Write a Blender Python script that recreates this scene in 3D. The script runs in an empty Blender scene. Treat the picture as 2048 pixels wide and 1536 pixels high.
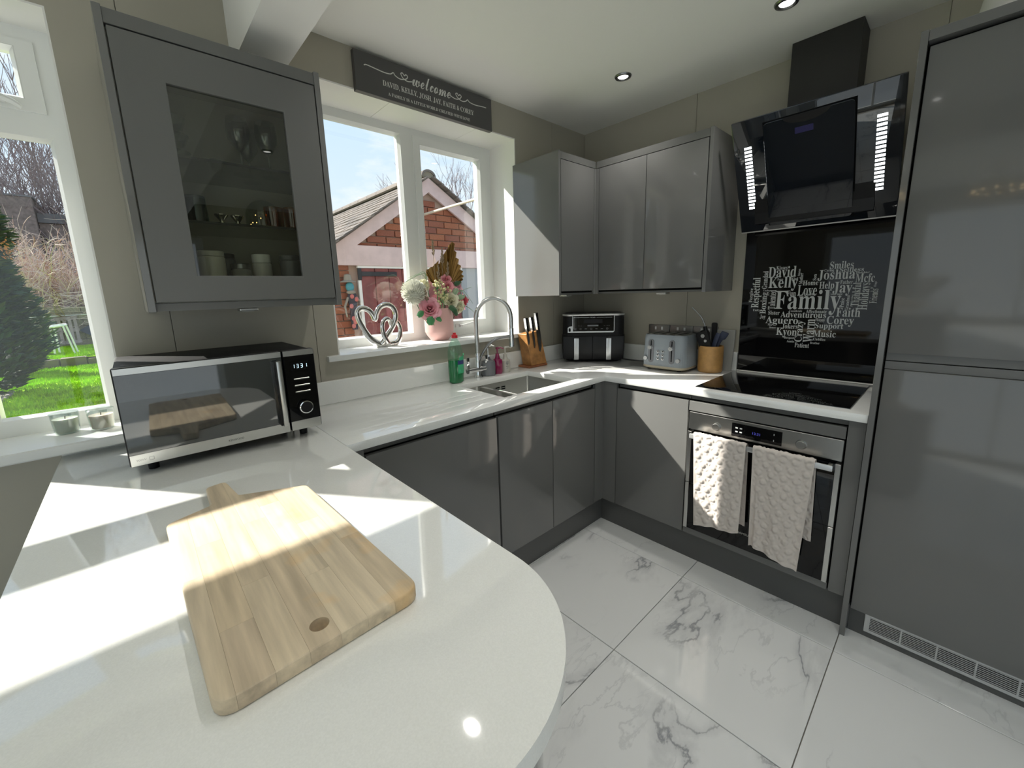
import bpy, bmesh, math, random
from mathutils import Vector, Matrix, noise as mnoise
R = random.Random(7)
PI = math.pi
sc = bpy.context.scene
COL = sc.collection

# ------------------------------------------------------------------ camera
yaw, pitch, roll, F = .7366, -.1846, -.0299, 818.45
fw = Vector((math.sin(yaw)*math.cos(pitch), math.cos(yaw)*math.cos(pitch), math.sin(pitch)))
rt = Vector((math.cos(yaw), -math.sin(yaw), 0)); up = rt.cross(fw)
c_, s_ = math.cos(roll), math.sin(roll)
rt, up = c_*rt + s_*up, -s_*rt + c_*up
cam = bpy.data.cameras.new('camera'); camo = bpy.data.objects.new('camera', cam); COL.objects.link(camo)
cam.sensor_width = 36; cam.lens = F*36/2048; cam.clip_start = .02; cam.clip_end = 300
cam.shift_x = (1024-1014.36)/2048; cam.shift_y = (737.69-768)/2048
camo.matrix_world = Matrix(((rt.x, up.x, -fw.x, -2.5947), (rt.y, up.y, -fw.y, -1.9584), (rt.z, up.z, -fw.z, 1.4247), (0, 0, 0, 1)))
sc.camera = camo

# ------------------------------------------------------------------ light
SUN, SKY, SPOT, EXPO = 10.5, 1.0, 12.0, 0.2
sc.view_settings.view_transform = 'Standard'; sc.view_settings.look = 'None'
sc.view_settings.exposure = EXPO; sc.view_settings.gamma = 1; sc.view_settings.use_curve_mapping = False
sc.cycles.max_bounces = 10; sc.cycles.diffuse_bounces = 6; sc.cycles.transparent_max_bounces = 24
sc.cycles.sample_clamp_indirect = 6
w = bpy.data.worlds.new('sky'); sc.world = w; w.use_nodes = True
nt = w.node_tree; nt.nodes.clear()
def N(nt, t, **k):
    n = nt.nodes.new(t)
    for a, b in k.items():
        if a.startswith('i_'):
            n.inputs[a[2:].replace('_', ' ')].default_value = b
        else:
            setattr(n, a, b)
    return n
tc = N(nt, 'ShaderNodeTexCoord'); sx = N(nt, 'ShaderNodeSeparateXYZ'); nt.links.new(tc.outputs['Generated'], sx.inputs[0])
rg = N(nt, 'ShaderNodeValToRGB'); nt.links.new(sx.outputs['Z'], rg.inputs[0])
e = rg.color_ramp.elements
e[0].position = 0; e[0].color = (.86, .93, 1.0, 1); e[1].position = .9; e[1].color = (.36, .58, .95, 1)
el = rg.color_ramp.elements.new(.35); el.color = (.62, .80, 1.0, 1)
no = N(nt, 'ShaderNodeTexNoise'); no.inputs['Scale'].default_value = 3.2; no.inputs['Detail'].default_value = 6; no.inputs['Roughness'].default_value = .6
mp = N(nt, 'ShaderNodeMapping'); mp.inputs['Scale'].default_value = (1, 1, 2.4); mp.inputs['Location'].default_value = (3.1, .4, 1.2)
nt.links.new(tc.outputs['Generated'], mp.inputs[0]); nt.links.new(mp.outputs[0], no.inputs[0])
cr = N(nt, 'ShaderNodeValToRGB'); nt.links.new(no.outputs[0], cr.inputs[0])
cr.color_ramp.elements[0].position = .5; cr.color_ramp.elements[1].position = .68
mx = N(nt, 'ShaderNodeMix', data_type='RGBA'); nt.links.new(cr.outputs[0], mx.inputs[0]); nt.links.new(rg.outputs[0], mx.inputs[6]); mx.inputs[7].default_value = (.98, 1.0, 1.02, 1)
bgn = N(nt, 'ShaderNodeBackground'); bgn.inputs[1].default_value = SKY; nt.links.new(mx.outputs[2], bgn.inputs[0])
wo = N(nt, 'ShaderNodeOutputWorld'); nt.links.new(bgn.outputs[0], wo.inputs[0])
sd = Vector((.73, -1, -.93)).normalized()
sl = bpy.data.lights.new('sun', 'SUN'); sl.energy = SUN; sl.angle = .012; sl.color = (1, .95, .87)
so = bpy.data.objects.new('sun', sl); COL.objects.link(so); so.rotation_euler = sd.to_track_quat('-Z', 'Y').to_euler(); so.location = (-6, 8, 8)

# ------------------------------------------------------------------ materials
def newmat(name):
    m = bpy.data.materials.new(name); m.use_nodes = True
    return m, m.node_tree, m.node_tree.nodes['Principled BSDF']
def pm(name, col, rough=.5, metal=0, spec=.5, coat=0, bump=0, bscale=200, var=0, vscale=6, trans=0, emit=None, estr=0, sss=0, aniso=0):
    m, t, p = newmat(name)
    p.inputs['Base Color'].default_value = (*col, 1); p.inputs['Roughness'].default_value = rough
    p.inputs['Metallic'].default_value = metal; p.inputs['Specular IOR Level'].default_value = spec
    p.inputs['Coat Weight'].default_value = coat; p.inputs['Coat Roughness'].default_value = .03
    p.inputs['Transmission Weight'].default_value = trans
    if emit: p.inputs['Emission Color'].default_value = (*emit, 1); p.inputs['Emission Strength'].default_value = estr
    if sss: p.inputs['Subsurface Weight'].default_value = sss; p.inputs['Subsurface Radius'].default_value = (.02, .01, .005)
    tcn = N(t, 'ShaderNodeTexCoord')
    if bump:
        n = N(t, 'ShaderNodeTexNoise'); n.inputs['Scale'].default_value = bscale; n.inputs['Detail'].default_value = 3
        b = N(t, 'ShaderNodeBump'); b.inputs['Strength'].default_value = bump; b.inputs['Distance'].default_value = .002
        t.links.new(tcn.outputs['Object'], n.inputs[0]); t.links.new(n.outputs[0], b.inputs['Height']); t.links.new(b.outputs[0], p.inputs['Normal'])
    if var:
        n = N(t, 'ShaderNodeTexNoise'); n.inputs['Scale'].default_value = vscale; n.inputs['Detail'].default_value = 4
        r = N(t, 'ShaderNodeMapRange'); r.inputs[1].default_value = .3; r.inputs[2].default_value = .7; r.inputs[3].default_value = 1-var; r.inputs[4].default_value = 1+var
        q = N(t, 'ShaderNodeMix', data_type='RGBA', blend_type='MULTIPLY'); q.inputs[0].default_value = 1; q.inputs[6].default_value = (*col, 1)
        t.links.new(tcn.outputs['Object'], n.inputs[0]); t.links.new(n.outputs[0], r.inputs[0]); t.links.new(r.outputs[0], q.inputs[7]); t.links.new(q.outputs[2], p.inputs['Base Color'])
    return m
def glassmat(name, tint=(.96, .98, .97), ior=1.45, gl=1.0, rough=.0):
    m = bpy.data.materials.new(name); m.use_nodes = True; t = m.node_tree; t.nodes.clear()
    a = N(t, 'ShaderNodeBsdfTransparent'); a.inputs[0].default_value = (*tint, 1)
    g = N(t, 'ShaderNodeBsdfGlossy'); g.inputs['Roughness'].default_value = rough; g.inputs[0].default_value = (gl, gl, gl, 1)
    lw = N(t, 'ShaderNodeLayerWeight'); lw.inputs[0].default_value = .5      # facing = 1-|cos|, alike from both sides
    pw = N(t, 'ShaderNodeMath', operation='POWER'); pw.inputs[1].default_value = 5; t.links.new(lw.outputs['Facing'], pw.inputs[0])
    f = N(t, 'ShaderNodeMapRange'); f.inputs[3].default_value = ((ior-1)/(ior+1))**2*2; f.inputs[4].default_value = 1; t.links.new(pw.outputs[0], f.inputs[0])
    x = N(t, 'ShaderNodeMixShader'); o = N(t, 'ShaderNodeOutputMaterial')
    t.links.new(f.outputs[0], x.inputs[0]); t.links.new(a.outputs[0], x.inputs[1]); t.links.new(g.outputs[0], x.inputs[2]); t.links.new(x.outputs[0], o.inputs[0])
    return m
def pieces(name, cols, rough=.6, grain=None, bump=.0, spec=.4, coat=0, stain=None, bscale=120):
    """colour ramp picked per object (bricks, staves, tiles), optional stretched grain"""
    m, t, p = newmat(name)
    oi = N(t, 'ShaderNodeObjectInfo'); cr = N(t, 'ShaderNodeValToRGB'); cr.color_ramp.interpolation = 'LINEAR'
    el = cr.color_ramp.elements
    while len(el) < len(cols): el.new(.5)
    for i, c in enumerate(cols): el[i].position = i/(len(cols)-1); el[i].color = (*c, 1)
    t.links.new(oi.outputs['Random'], cr.inputs[0]); out = cr.outputs[0]
    tcn = N(t, 'ShaderNodeTexCoord')
    ad = N(t, 'ShaderNodeVectorMath', operation='ADD'); sc3 = N(t, 'ShaderNodeVectorMath', operation='SCALE'); sc3.inputs[0].default_value = (3, 7, 5)
    t.links.new(oi.outputs['Random'], sc3.inputs['Scale']); t.links.new(tcn.outputs['Object'], ad.inputs[0]); t.links.new(sc3.outputs[0], ad.inputs[1])
    n = N(t, 'ShaderNodeTexNoise'); n.inputs['Detail'].default_value = 6
    if grain:
        mpn = N(t, 'ShaderNodeMapping'); mpn.inputs['Scale'].default_value = grain
        t.links.new(ad.outputs[0], mpn.inputs[0]); t.links.new(mpn.outputs[0], n.inputs[0]); n.inputs['Scale'].default_value = 1
    else:
        n.inputs['Scale'].default_value = 30; t.links.new(ad.outputs[0], n.inputs[0])
    r = N(t, 'ShaderNodeMapRange'); r.inputs[1].default_value = .3; r.inputs[2].default_value = .7; r.inputs[3].default_value = .74; r.inputs[4].default_value = 1.16
    q = N(t, 'ShaderNodeMix', data_type='RGBA', blend_type='MULTIPLY'); q.inputs[0].default_value = 1
    t.links.new(n.outputs[0], r.inputs[0]); t.links.new(out, q.inputs[6]); t.links.new(r.outputs[0], q.inputs[7]); out = q.outputs[2]
    if stain:
        n2 = N(t, 'ShaderNodeTexNoise'); n2.inputs['Scale'].default_value = 9; n2.inputs['Detail'].default_value = 3; t.links.new(tcn.outputs['Object'], n2.inputs[0])
        r2 = N(t, 'ShaderNodeMapRange'); r2.inputs[1].default_value = .6; r2.inputs[2].default_value = .74; r2.inputs[4].default_value = .55
        q2 = N(t, 'ShaderNodeMix', data_type='RGBA'); q2.inputs[7].default_value = (*stain, 1)
        t.links.new(n2.outputs[0], r2.inputs[0]); t.links.new(r2.outputs[0], q2.inputs[0]); t.links.new(out, q2.inputs[6]); out = q2.outputs[2]
    t.links.new(out, p.inputs['Base Color']); p.inputs['Roughness'].default_value = rough; p.inputs['Specular IOR Level'].default_value = spec; p.inputs['Coat Weight'].default_value = coat
    if bump:
        b = N(t, 'ShaderNodeBump'); b.inputs['Strength'].default_value = bump; b.inputs['Distance'].default_value = .002
        if not grain: n.inputs['Scale'].default_value = bscale
        t.links.new(n.outputs[0], b.inputs['Height']); t.links.new(b.outputs[0], p.inputs['Normal'])
    return m

def marble():
    m, t, p = newmat('marble_tile')
    g = N(t, 'ShaderNodeNewGeometry'); oi = N(t, 'ShaderNodeObjectInfo')
    sc3 = N(t, 'ShaderNodeVectorMath', operation='SCALE'); sc3.inputs[0].default_value = (11, 17, 5); t.links.new(oi.outputs['Random'], sc3.inputs['Scale'])
    ad = N(t, 'ShaderNodeVectorMath', operation='ADD'); t.links.new(g.outputs['Position'], ad.inputs[0]); t.links.new(sc3.outputs[0], ad.inputs[1])
    rot = N(t, 'ShaderNodeMapping'); rot.inputs['Rotation'].default_value = (0, 0, .75); rot.inputs['Scale'].default_value = (1.0, 2.2, 1); t.links.new(ad.outputs[0], rot.inputs[0])
    def vein(scale, dist, lo, hi, amt):
        n = N(t, 'ShaderNodeTexNoise'); n.inputs['Scale'].default_value = scale; n.inputs['Detail'].default_value = 7; n.inputs['Roughness'].default_value = .55; n.inputs['Distortion'].default_value = dist
        t.links.new(rot.outputs[0], n.inputs[0])
        a = N(t, 'ShaderNodeMath', operation='SUBTRACT'); a.inputs[1].default_value = .5; t.links.new(n.outputs[0], a.inputs[0])
        b = N(t, 'ShaderNodeMath', operation='ABSOLUTE'); t.links.new(a.outputs[0], b.inputs[0])
        r = N(t, 'ShaderNodeMapRange', interpolation_type='SMOOTHSTEP'); r.inputs[1].default_value = lo; r.inputs[2].default_value = hi; r.inputs[3].default_value = amt; r.inputs[4].default_value = 0
        t.links.new(b.outputs[0], r.inputs[0]); return r.outputs[0]
    v1 = vein(1.15, .5, 0, .014, .62); v2 = vein(1.15, .5, 0, .075, .30); v3 = vein(3.1, .35, 0, .02, .25)
    msk = N(t, 'ShaderNodeTexNoise'); msk.inputs['Scale'].default_value = 2.0; msk.inputs['Detail'].default_value = 3; t.links.new(ad.outputs[0], msk.inputs[0])
    mr = N(t, 'ShaderNodeMapRange', interpolation_type='SMOOTHSTEP'); mr.inputs[1].default_value = .44; mr.inputs[2].default_value = .60; t.links.new(msk.outputs[0], mr.inputs[0])
    ax_ = N(t, 'ShaderNodeMath', operation='ADD'); t.links.new(v1, ax_.inputs[0]); t.links.new(v2, ax_.inputs[1]); mxx = N(t, 'ShaderNodeMath', operation='MAXIMUM'); t.links.new(ax_.outputs[0], mxx.inputs[0]); t.links.new(v3, mxx.inputs[1])
    ml = N(t, 'ShaderNodeMath', operation='MULTIPLY'); t.links.new(mxx.outputs[0], ml.inputs[0]); t.links.new(mr.outputs[0], ml.inputs[1])
    q = N(t, 'ShaderNodeMix', data_type='RGBA'); q.inputs[6].default_value = (.80, .81, .81, 1); q.inputs[7].default_value = (.30, .31, .33, 1)
    t.links.new(ml.outputs[0], q.inputs[0]); t.links.new(q.outputs[2], p.inputs['Base Color'])
    p.inputs['Roughness'].default_value = .06; p.inputs['Specular IOR Level'].default_value = .7
    return m
def quartz():
    m, t, p = newmat('quartz')
    tcn = N(t, 'ShaderNodeTexCoord'); n = N(t, 'ShaderNodeTexNoise'); n.inputs['Scale'].default_value = 420; n.inputs['Detail'].default_value = 1; t.links.new(tcn.outputs['Object'], n.inputs[0])
    r = N(t, 'ShaderNodeValToRGB'); r.color_ramp.elements[0].position = .3; r.color_ramp.elements[0].color = (.83, .835, .81, 1); r.color_ramp.elements[1].position = .75; r.color_ramp.elements[1].color = (.88, .885, .86, 1)
    t.links.new(n.outputs[0], r.inputs[0]); t.links.new(r.outputs[0], p.inputs['Base Color']); p.inputs['Roughness'].default_value = .045; p.inputs['Specular IOR Level'].default_value = .95
    return m

M = dict(
 wall=pm('wall_panel_cream', (.41, .385, .315), .45, bump=.05, bscale=400), ceil=pm('ceiling_white', (.93, .92, .87), .7), white=pm('white_lining', (.88, .87, .83), .45),
 upvc=pm('upvc_white', (.80, .81, .79), .25), cab=pm('grey_gloss_lacquer', (.158, .158, .153), .10, spec=.5, coat=.25), cabd=pm('grey_matt_lacquer', (.135, .136, .130), .32),
 gap=pm('shadow_gap', (.004, .004, .004), .8, spec=.1), plinth=pm('plinth_grey', (.095, .096, .094), .35), rail=pm('rail_grey', (.14, .14, .135), .35), inner=pm('cabinet_inside', (.42, .41, .35), .5),
 quartz=quartz(), marble=marble(), grout=pm('grout', (.36, .34, .30), .9),
 steel=pm('brushed_steel', (.60, .60, .58), .28, 1, bump=.03, bscale=300), chrome=pm('chrome', (.85, .86, .87), .05, 1), silver=pm('polished_silver', (.82, .80, .77), .08, 1), dsteel=pm('dark_steel', (.28, .28, .28), .3, 1),
 blackg=pm('black_glass', (.003, .003, .0035), .03, spec=.35), hoodg=pm('hood_black_glass', (.009, .012, .017), .02, spec=.9), black=pm('black_plastic', (.008, .008, .009), .35, spec=.3), satin=pm('black_satin', (.010, .010, .011), .5, spec=.25, bump=.05), chim=pm('chimney_black', (.016, .015, .014), .5),
 mwdoor=pm('mirror_door_glass', (.03, .035, .037), .03, spec=1.0, coat=1), glass=glassmat('window_glass'), pane=glassmat('cabinet_glass', (.66, .68, .60)), tumbler=glassmat('clear_tumbler', (.80, .84, .83), 1.5), bluegl=glassmat('blue_glass', (.40, .58, .64), 1.5), amber=glassmat('amber_glass', (.75, .46, .16), 1.5), shelf=glassmat('shelf_glass', (.62, .66, .63), 1.5), bottle=glassmat('bottle_plastic', (.78, .93, .86), 1.4),
 edge=pm('dark_glass_edge', (.02, .022, .022), .2), print=pm('white_print', (.62, .64, .63), .5), signtxt=pm('sign_print', (.70, .70, .66), .6), sign=pm('sign_grey', (.085, .083, .082), .6, bump=.03), signe=pm('sign_grey_edge', (.17, .16, .16), .6),
 led=pm('led_white', (1, 1, 1), .5, emit=(.95, 1, 1), estr=4), lens=pm('lamp_lens', (1, 1, 1), .5, emit=(1, .99, .95), estr=5), digit=pm('clock_digits', (.1, .1, .1), .5, emit=(.62, .85, 1), estr=1.6), bluedigit=pm('blue_digits', (.02, .02, .1), .5, emit=(.12, .12, .8), estr=.5), purple=pm('violet_display', (.01, .01, .03), .3, emit=(.02, .015, .16), estr=.12), goldm=pm('gold_metal', (.6, .42, .15), .25, 1), bulb=pm('warm_bulb', (1, .8, .5), .4, emit=(1, .72, .35), estr=6), fairy=pm('fairy_light', (1, .7, .3), .4, emit=(1, .62, .22), estr=2.5),
 towel=pm('cream_towel', (.66, .60, .555), .95, spec=.1, bump=.35, bscale=900), wax=pm('wax_blush', (.86, .70, .60), .5, sss=.3), waxw=pm('wax_ivory', (.82, .78, .66), .5, sss=.3), wick=pm('wick', (.12, .10, .08), .9),
 oak=pm('block_oak', (.42, .20, .065), .45, var=.35, vscale=18), oakd=pm('block_base_wood', (.30, .11, .045), .4, var=.3, vscale=14), bamboo=pm('bamboo', (.46, .255, .085), .45, var=.18, vscale=25), blade=pm('knife_blade', (.32, .32, .31), .22, 1), rivet=pm('rivet_steel', (.7, .7, .7), .2, 1),
 toaster=pm('toaster_grey', (.28, .315, .345), .35), toastb=pm('toaster_beige', (.52, .46, .34), .4), knob=pm('pale_steel', (.62, .63, .64), .25, .6), toasti=pm('toaster_slot', (.01, .01, .01), .6),
 socket=pm('socket_plate_steel', (.22, .21, .20), .3, .8), rocker=pm('rocker_white', (.8, .8, .78), .3), slate=pm('grey_board', (.30, .30, .28), .5), cable=pm('black_cable', (.01, .01, .01), .5),
 pinkpot=pm('vase_blush', (.66, .40, .37), .55), rosep=pm('rose_pink', (.86, .44, .50), .6), rosed=pm('rose_deep', (.74, .17, .22), .6), rosem=pm('rose_mid_pink', (.82, .36, .40), .6), cream=pm('petal_cream', (.78, .76, .58), .6), whitef=pm('petal_white', (.86, .86, .78), .6), gold=pm('gold_palm', (.26, .145, .035), .38, .55), dry=pm('dried_stem', (.33, .25, .17), .8), berry=pm('berry_yellow', (.66, .62, .33), .5), leaf=pm('leaf_green', (.07, .27, .10), .5), leafd=pm('leaf_dark', (.04, .12, .05), .55), leafl=pm('leaf_pale', (.30, .42, .27), .55), lilac=pm('petal_lilac', (.78, .48, .54), .6),
 liquid=pm('green_liquid', (.005, .17, .05), .12, spec=.6, coat=.4), red=pm('red_cap', (.62, .02, .03), .35), labelg=pm('label_green', (.05, .42, .20), .35), labelb=pm('label_navy', (.02, .03, .16), .35), pumpg=pm('dispenser_grey', (.17, .175, .19), .35), wine=pm('magenta_bottle', (.26, .008, .075), .15, coat=.5), ivory=pm('ivory_bottle', (.62, .60, .53), .35), plasticw=pm('white_tub', (.62, .61, .57), .45), darkb=pm('dark_board', (.03, .035, .035), .5),
 fascia=pm('painted_pink_timber', (.62, .47, .44), .7, bump=.1, bscale=60, var=.08, vscale=10), mortar=pm('mortar', (.46, .33, .27), .9), gdoor=pm('red_brown_door', (.20, .05, .045), .6, var=.25, vscale=8), iron=pm('hinge_iron', (.02, .02, .022), .6), conc=pm('white_frame', (.75, .74, .70), .6), reflgrey=pm('reflection_grey', (.30, .32, .33), .8),
 brick=pieces('brick_red', [(.27, .085, .045), (.33, .12, .06), (.22, .075, .05), (.38, .15, .075)], .85, bump=.4), rooftile=pieces('roof_tile', [(.15, .13, .115), (.20, .165, .14), (.12, .105, .095)], .85, bump=.4),
 rod=pm('cream_rod', (.72, .64, .50), .5), wire=pm('wire_grey', (.3, .3, .3), .5), bark=pm('bare_bark', (.24, .19, .19), .9), twig=pm('pale_twig', (.60, .47, .40), .85), twigd=pm('brown_twig', (.44, .28, .19), .9), fir=pm('conifer_green', (.035, .075, .035), .8, var=.5, vscale=3), fir2=pm('conifer_olive', (.06, .09, .025), .8, var=.5, vscale=3), amberleaf=pm('autumn_leaf', (.45, .17, .03), .7),
 lawn=pm('lawn', (.36, .60, .012), .9, spec=.1, var=.35, vscale=2.5, bump=.6, bscale=60), soil=pm('soil', (.10, .08, .055), .95), stone=pm('edging_stone', (.22, .19, .14), .9, bump=.5, bscale=30), paving=pm('paving_grey', (.34, .32, .32), .85), fence=pieces('sleeper_board', [(.33, .29, .21), (.28, .25, .19), (.37, .33, .25)], .9), pallet=pm('pallet_wood', (.33, .27, .25), .85, var=.2), tarp=pm('navy_panel', (.045, .055, .10), .6), stool=pm('white_paint', (.80, .82, .80), .5), farbrick=pm('far_brick', (.20, .16, .145), .9, var=.3, vscale=8), farroof=pm('far_slate', (.15, .15, .155), .8),
 teal=pm('ornament_teal', (.06, .26, .30), .5), coral=pm('ornament_coral', (.50, .14, .12), .6), char=pm('ornament_dark', (.035, .03, .04), .6), straw=pm('ornament_straw', (.28, .25, .20), .8),
 beech=pieces('board_stave', [(.62, .50, .345), (.70, .585, .42), (.65, .53, .375), (.57, .45, .32), (.68, .56, .40)], .5, grain=(60, 4, 60), bump=.12, stain=(.78, .47, .17)),
)

# ------------------------------------------------------------------ mesh builder
class B:
    def __init__(s): s.bm = bmesh.new()
    def _bev(s, geom_verts, off, seg=2):
        es = list({e for v in geom_verts for e in v.link_edges})
        if off > 0: bmesh.ops.bevel(s.bm, geom=es, offset=off, segments=seg, profile=.6, affect='EDGES', clamp_overlap=True)
    def box(s, x0, x1, y0, y1, z0, z1, bev=0, seg=2, mtx=None):
        m = Matrix.Translation(((x0+x1)/2, (y0+y1)/2, (z0+z1)/2)) @ Matrix.Diagonal((abs(x1-x0), abs(y1-y0), abs(z1-z0), 1))
        if mtx is not None: m = mtx @ m
        g = bmesh.ops.create_cube(s.bm, size=1, matrix=m)
        s._bev(g['verts'], bev, seg); return s
    def cyl(s, p0, p1, r0, r1=None, seg=24, cap=True):
        p0, p1 = Vector(p0), Vector(p1); d = p1-p0
        q = d.to_track_quat('Z', 'Y').to_matrix().to_4x4()
        bmesh.ops.create_cone(s.bm, cap_ends=cap, segments=seg, radius1=r0, radius2=r0 if r1 is None else r1, depth=d.length, matrix=Matrix.Translation((p0+p1)/2) @ q); return s
    def sph(s, c, r, u=16, v=10, scale=(1, 1, 1), mtx=None):
        m = Matrix.Translation(c)
        if mtx is not None: m = m @ mtx
        bmesh.ops.create_uvsphere(s.bm, u_segments=u, v_segments=v, radius=r, matrix=m @ Matrix.Diagonal((*scale, 1))); return s
    def lathe(s, prof, c=(0, 0, 0), seg=32, mtx=None):
        c = Vector(c); rings = []
        for r, z in prof:
            if r < 1e-6: ring = [s.bm.verts.new((mtx @ Vector((0, 0, z)) if mtx else Vector((0, 0, z))) + c)]
            else:
                ring = []
                for i in range(seg):
                    v = Vector((r*math.cos(2*PI*i/seg), r*math.sin(2*PI*i/seg), z))
                    ring.append(s.bm.verts.new((mtx @ v if mtx else v)+c))
            rings.append(ring)
        for a, b in zip(rings, rings[1:]):
            for i in range(seg):
                j = (i+1) % seg
                if len(a) == 1 and len(b) == 1: continue
                if len(a) == 1: s.bm.faces.new((a[0], b[i], b[j]))
                elif len(b) == 1: s.bm.faces.new((a[i], a[j], b[0]))
                else: s.bm.faces.new((a[i], a[j], b[j], b[i]))
        return s
    def tube(s, pts, r, seg=8, closed=False, flat=1.0, upv=(0, 0, 1), cap=True):
        """sweep; r a number or list; flat squashes along the binormal"""
        pts = [Vector(p) for p in pts]; n = len(pts); rs = r if isinstance(r, (list, tuple)) else [r]*n
        rings = []; u0 = Vector(upv)
        for i, p in enumerate(pts):
            a = pts[(i-1) % n] if (closed or i > 0) else p; b = pts[(i+1) % n] if (closed or i < n-1) else p
            d = (b-a).normalized() if (b-a).length > 1e-9 else Vector((0, 0, 1))
            x = u0 - d*u0.dot(d)
            if x.length < 1e-4: x = Vector((1, 0, 0)) - d*d.x
            x.normalize(); u0 = x if not closed else Vector(upv); y = d.cross(x)
            rings.append([s.bm.verts.new(p + rs[i]*(math.cos(2*PI*k/seg)*x + flat*math.sin(2*PI*k/seg)*y)) for k in range(seg)])
        for i in range(n if closed else n-1):
            a, b = rings[i], rings[(i+1) % n]
            for k in range(seg): s.bm.faces.new((a[k], a[(k+1) % seg], b[(k+1) % seg], b[k]))
        if cap and not closed and seg > 2:
            s.bm.faces.new(rings[0][::-1]); s.bm.faces.new(rings[-1])
        return s
    def prism(s, poly, f, d0, d1, bev=0, seg=2):
        """poly 2-D, f(u,v,d) -> xyz"""
        a = [s.bm.verts.new(f(u, v, d0)) for u, v in poly]; b = [s.bm.verts.new(f(u, v, d1)) for u, v in poly]
        n = len(poly); s.bm.faces.new(a[::-1]); s.bm.faces.new(b)
        for i in range(n): s.bm.faces.new((a[i], a[(i+1) % n], b[(i+1) % n], b[i]))
        if bev:
            es = [e for e in {e for v in b for e in v.link_edges} if e.verts[0] in b and e.verts[1] in b]
            bmesh.ops.bevel(s.bm, geom=es, offset=bev, segments=seg, profile=.5, affect='EDGES')
        return s
    def cells(s, us, vs, keep, d0, d1, f):
        """solid slab on a grid with holes"""
        us, vs = sorted(set(us)), sorted(set(vs)); vd = {}
        def V(i, j, k):
            if (i, j, k) not in vd: vd[(i, j, k)] = s.bm.verts.new(f(us[i], vs[j], (d0, d1)[k]))
            return vd[(i, j, k)]
        K = lambda i, j: 0 <= i < len(us)-1 and 0 <= j < len(vs)-1 and keep((us[i]+us[i+1])/2, (vs[j]+vs[j+1])/2)
        for i in range(len(us)-1):
            for j in range(len(vs)-1):
                if not K(i, j): continue
                s.bm.faces.new((V(i, j, 0), V(i, j+1, 0), V(i+1, j+1, 0), V(i+1, j, 0))); s.bm.faces.new((V(i, j, 1), V(i+1, j, 1), V(i+1, j+1, 1), V(i, j+1, 1)))
                for di, dj, a, b in ((-1, 0, (0, 0), (0, 1)), (1, 0, (1, 0), (1, 1)), (0, -1, (0, 0), (1, 0)), (0, 1, (0, 1), (1, 1))):
                    if not K(i+di, j+dj):
                        s.bm.faces.new((V(i+a[0], j+a[1], 0), V(i+b[0], j+b[1], 0), V(i+b[0], j+b[1], 1), V(i+a[0], j+a[1], 1)))
        return s
    def quad(s, *p):
        s.bm.faces.new([s.bm.verts.new(q) for q in p]); return s
    def grid(s, nu, nv, f, closed_u=False):
        vs = [[s.bm.verts.new(f(i/(nu if closed_u else nu-1), j/(nv-1))) for j in range(nv)] for i in range(nu)]
        for i in range(nu if closed_u else nu-1):
            for j in range(nv-1):
                k = (i+1) % nu
                s.bm.faces.new((vs[i][j], vs[k][j], vs[k][j+1], vs[i][j+1]))
        return s
def XY(u, v, d): return (u, v, d)
def XZ(u, v, d): return (u, d, v)
def YZ(u, v, d): return (d, u, v)

ROOT = {}
def finish(name, b, mat, smooth=35, offs=None, recalc=True):
    bm = b.bm
    if recalc: bmesh.ops.recalc_face_normals(bm, faces=bm.faces[:])
    if offs is not None: bmesh.ops.translate(bm, verts=bm.verts[:], vec=-Vector(offs))
    me = bpy.data.meshes.new(name); bm.to_mesh(me); bm.free()
    if smooth:
        for p in me.polygons: p.use_smooth = True
        me.set_sharp_from_angle(angle=math.radians(smooth))
    me.materials.append(mat if not isinstance(mat, str) else M[mat])
    o = bpy.data.objects.new(name, me); COL.objects.link(o); return o
def T(name, label, cat, loc=(0, 0, 0), rz=0, group=None):
    o = bpy.data.objects.new(name, None); COL.objects.link(o); o.empty_display_size = .05
    o.location = loc; o.rotation_euler = (0, 0, rz); o['label'] = label; o['category'] = cat
    if group: o['group'] = group
    ROOT[o.name] = Vector(loc); return o
def P(parent, name, b, mat, label=None, kind=None, local=False, smooth=35):
    off = ROOT.get(parent.name, Vector((0, 0, 0)))
    o = finish(name, b, mat, smooth, None if local else off); o.parent = parent; ROOT[o.name] = off if not local else Vector((0, 0, 0))
    if label: o['label'] = label
    if kind: o['kind'] = kind
    return o
def TH(name, label, cat, b, mat, loc=(0, 0, 0), group=None, local=False, smooth=35, kind=None):
    o = finish(name, b, mat, smooth, None if local else loc); o.location = loc; o['label'] = label; o['category'] = cat
    ROOT[o.name] = Vector(loc)
    if group: o['group'] = group
    if kind: o['kind'] = kind
    return o
def S(name, b=None, mat=None, smooth=35):
    if b is None:
        o = bpy.data.objects.new(name, None); COL.objects.link(o)
    else: o = finish(name, b, mat, smooth)
    o['kind'] = 'structure'; ROOT[o.name] = Vector((0, 0, 0)); return o
def copy_tree(o, loc, rz=None, label=None):
    c = o.copy(); COL.objects.link(c); c.location = loc
    if rz is not None: c.rotation_euler = (0, 0, rz)
    if label: c['label'] = label
    ROOT[c.name] = Vector(loc)
    for ch in list(o.children):
        k = ch.copy(); COL.objects.link(k); k.parent = c
        for g in list(ch.children):
            q = g.copy(); COL.objects.link(q); q.parent = k
    return c

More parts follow.
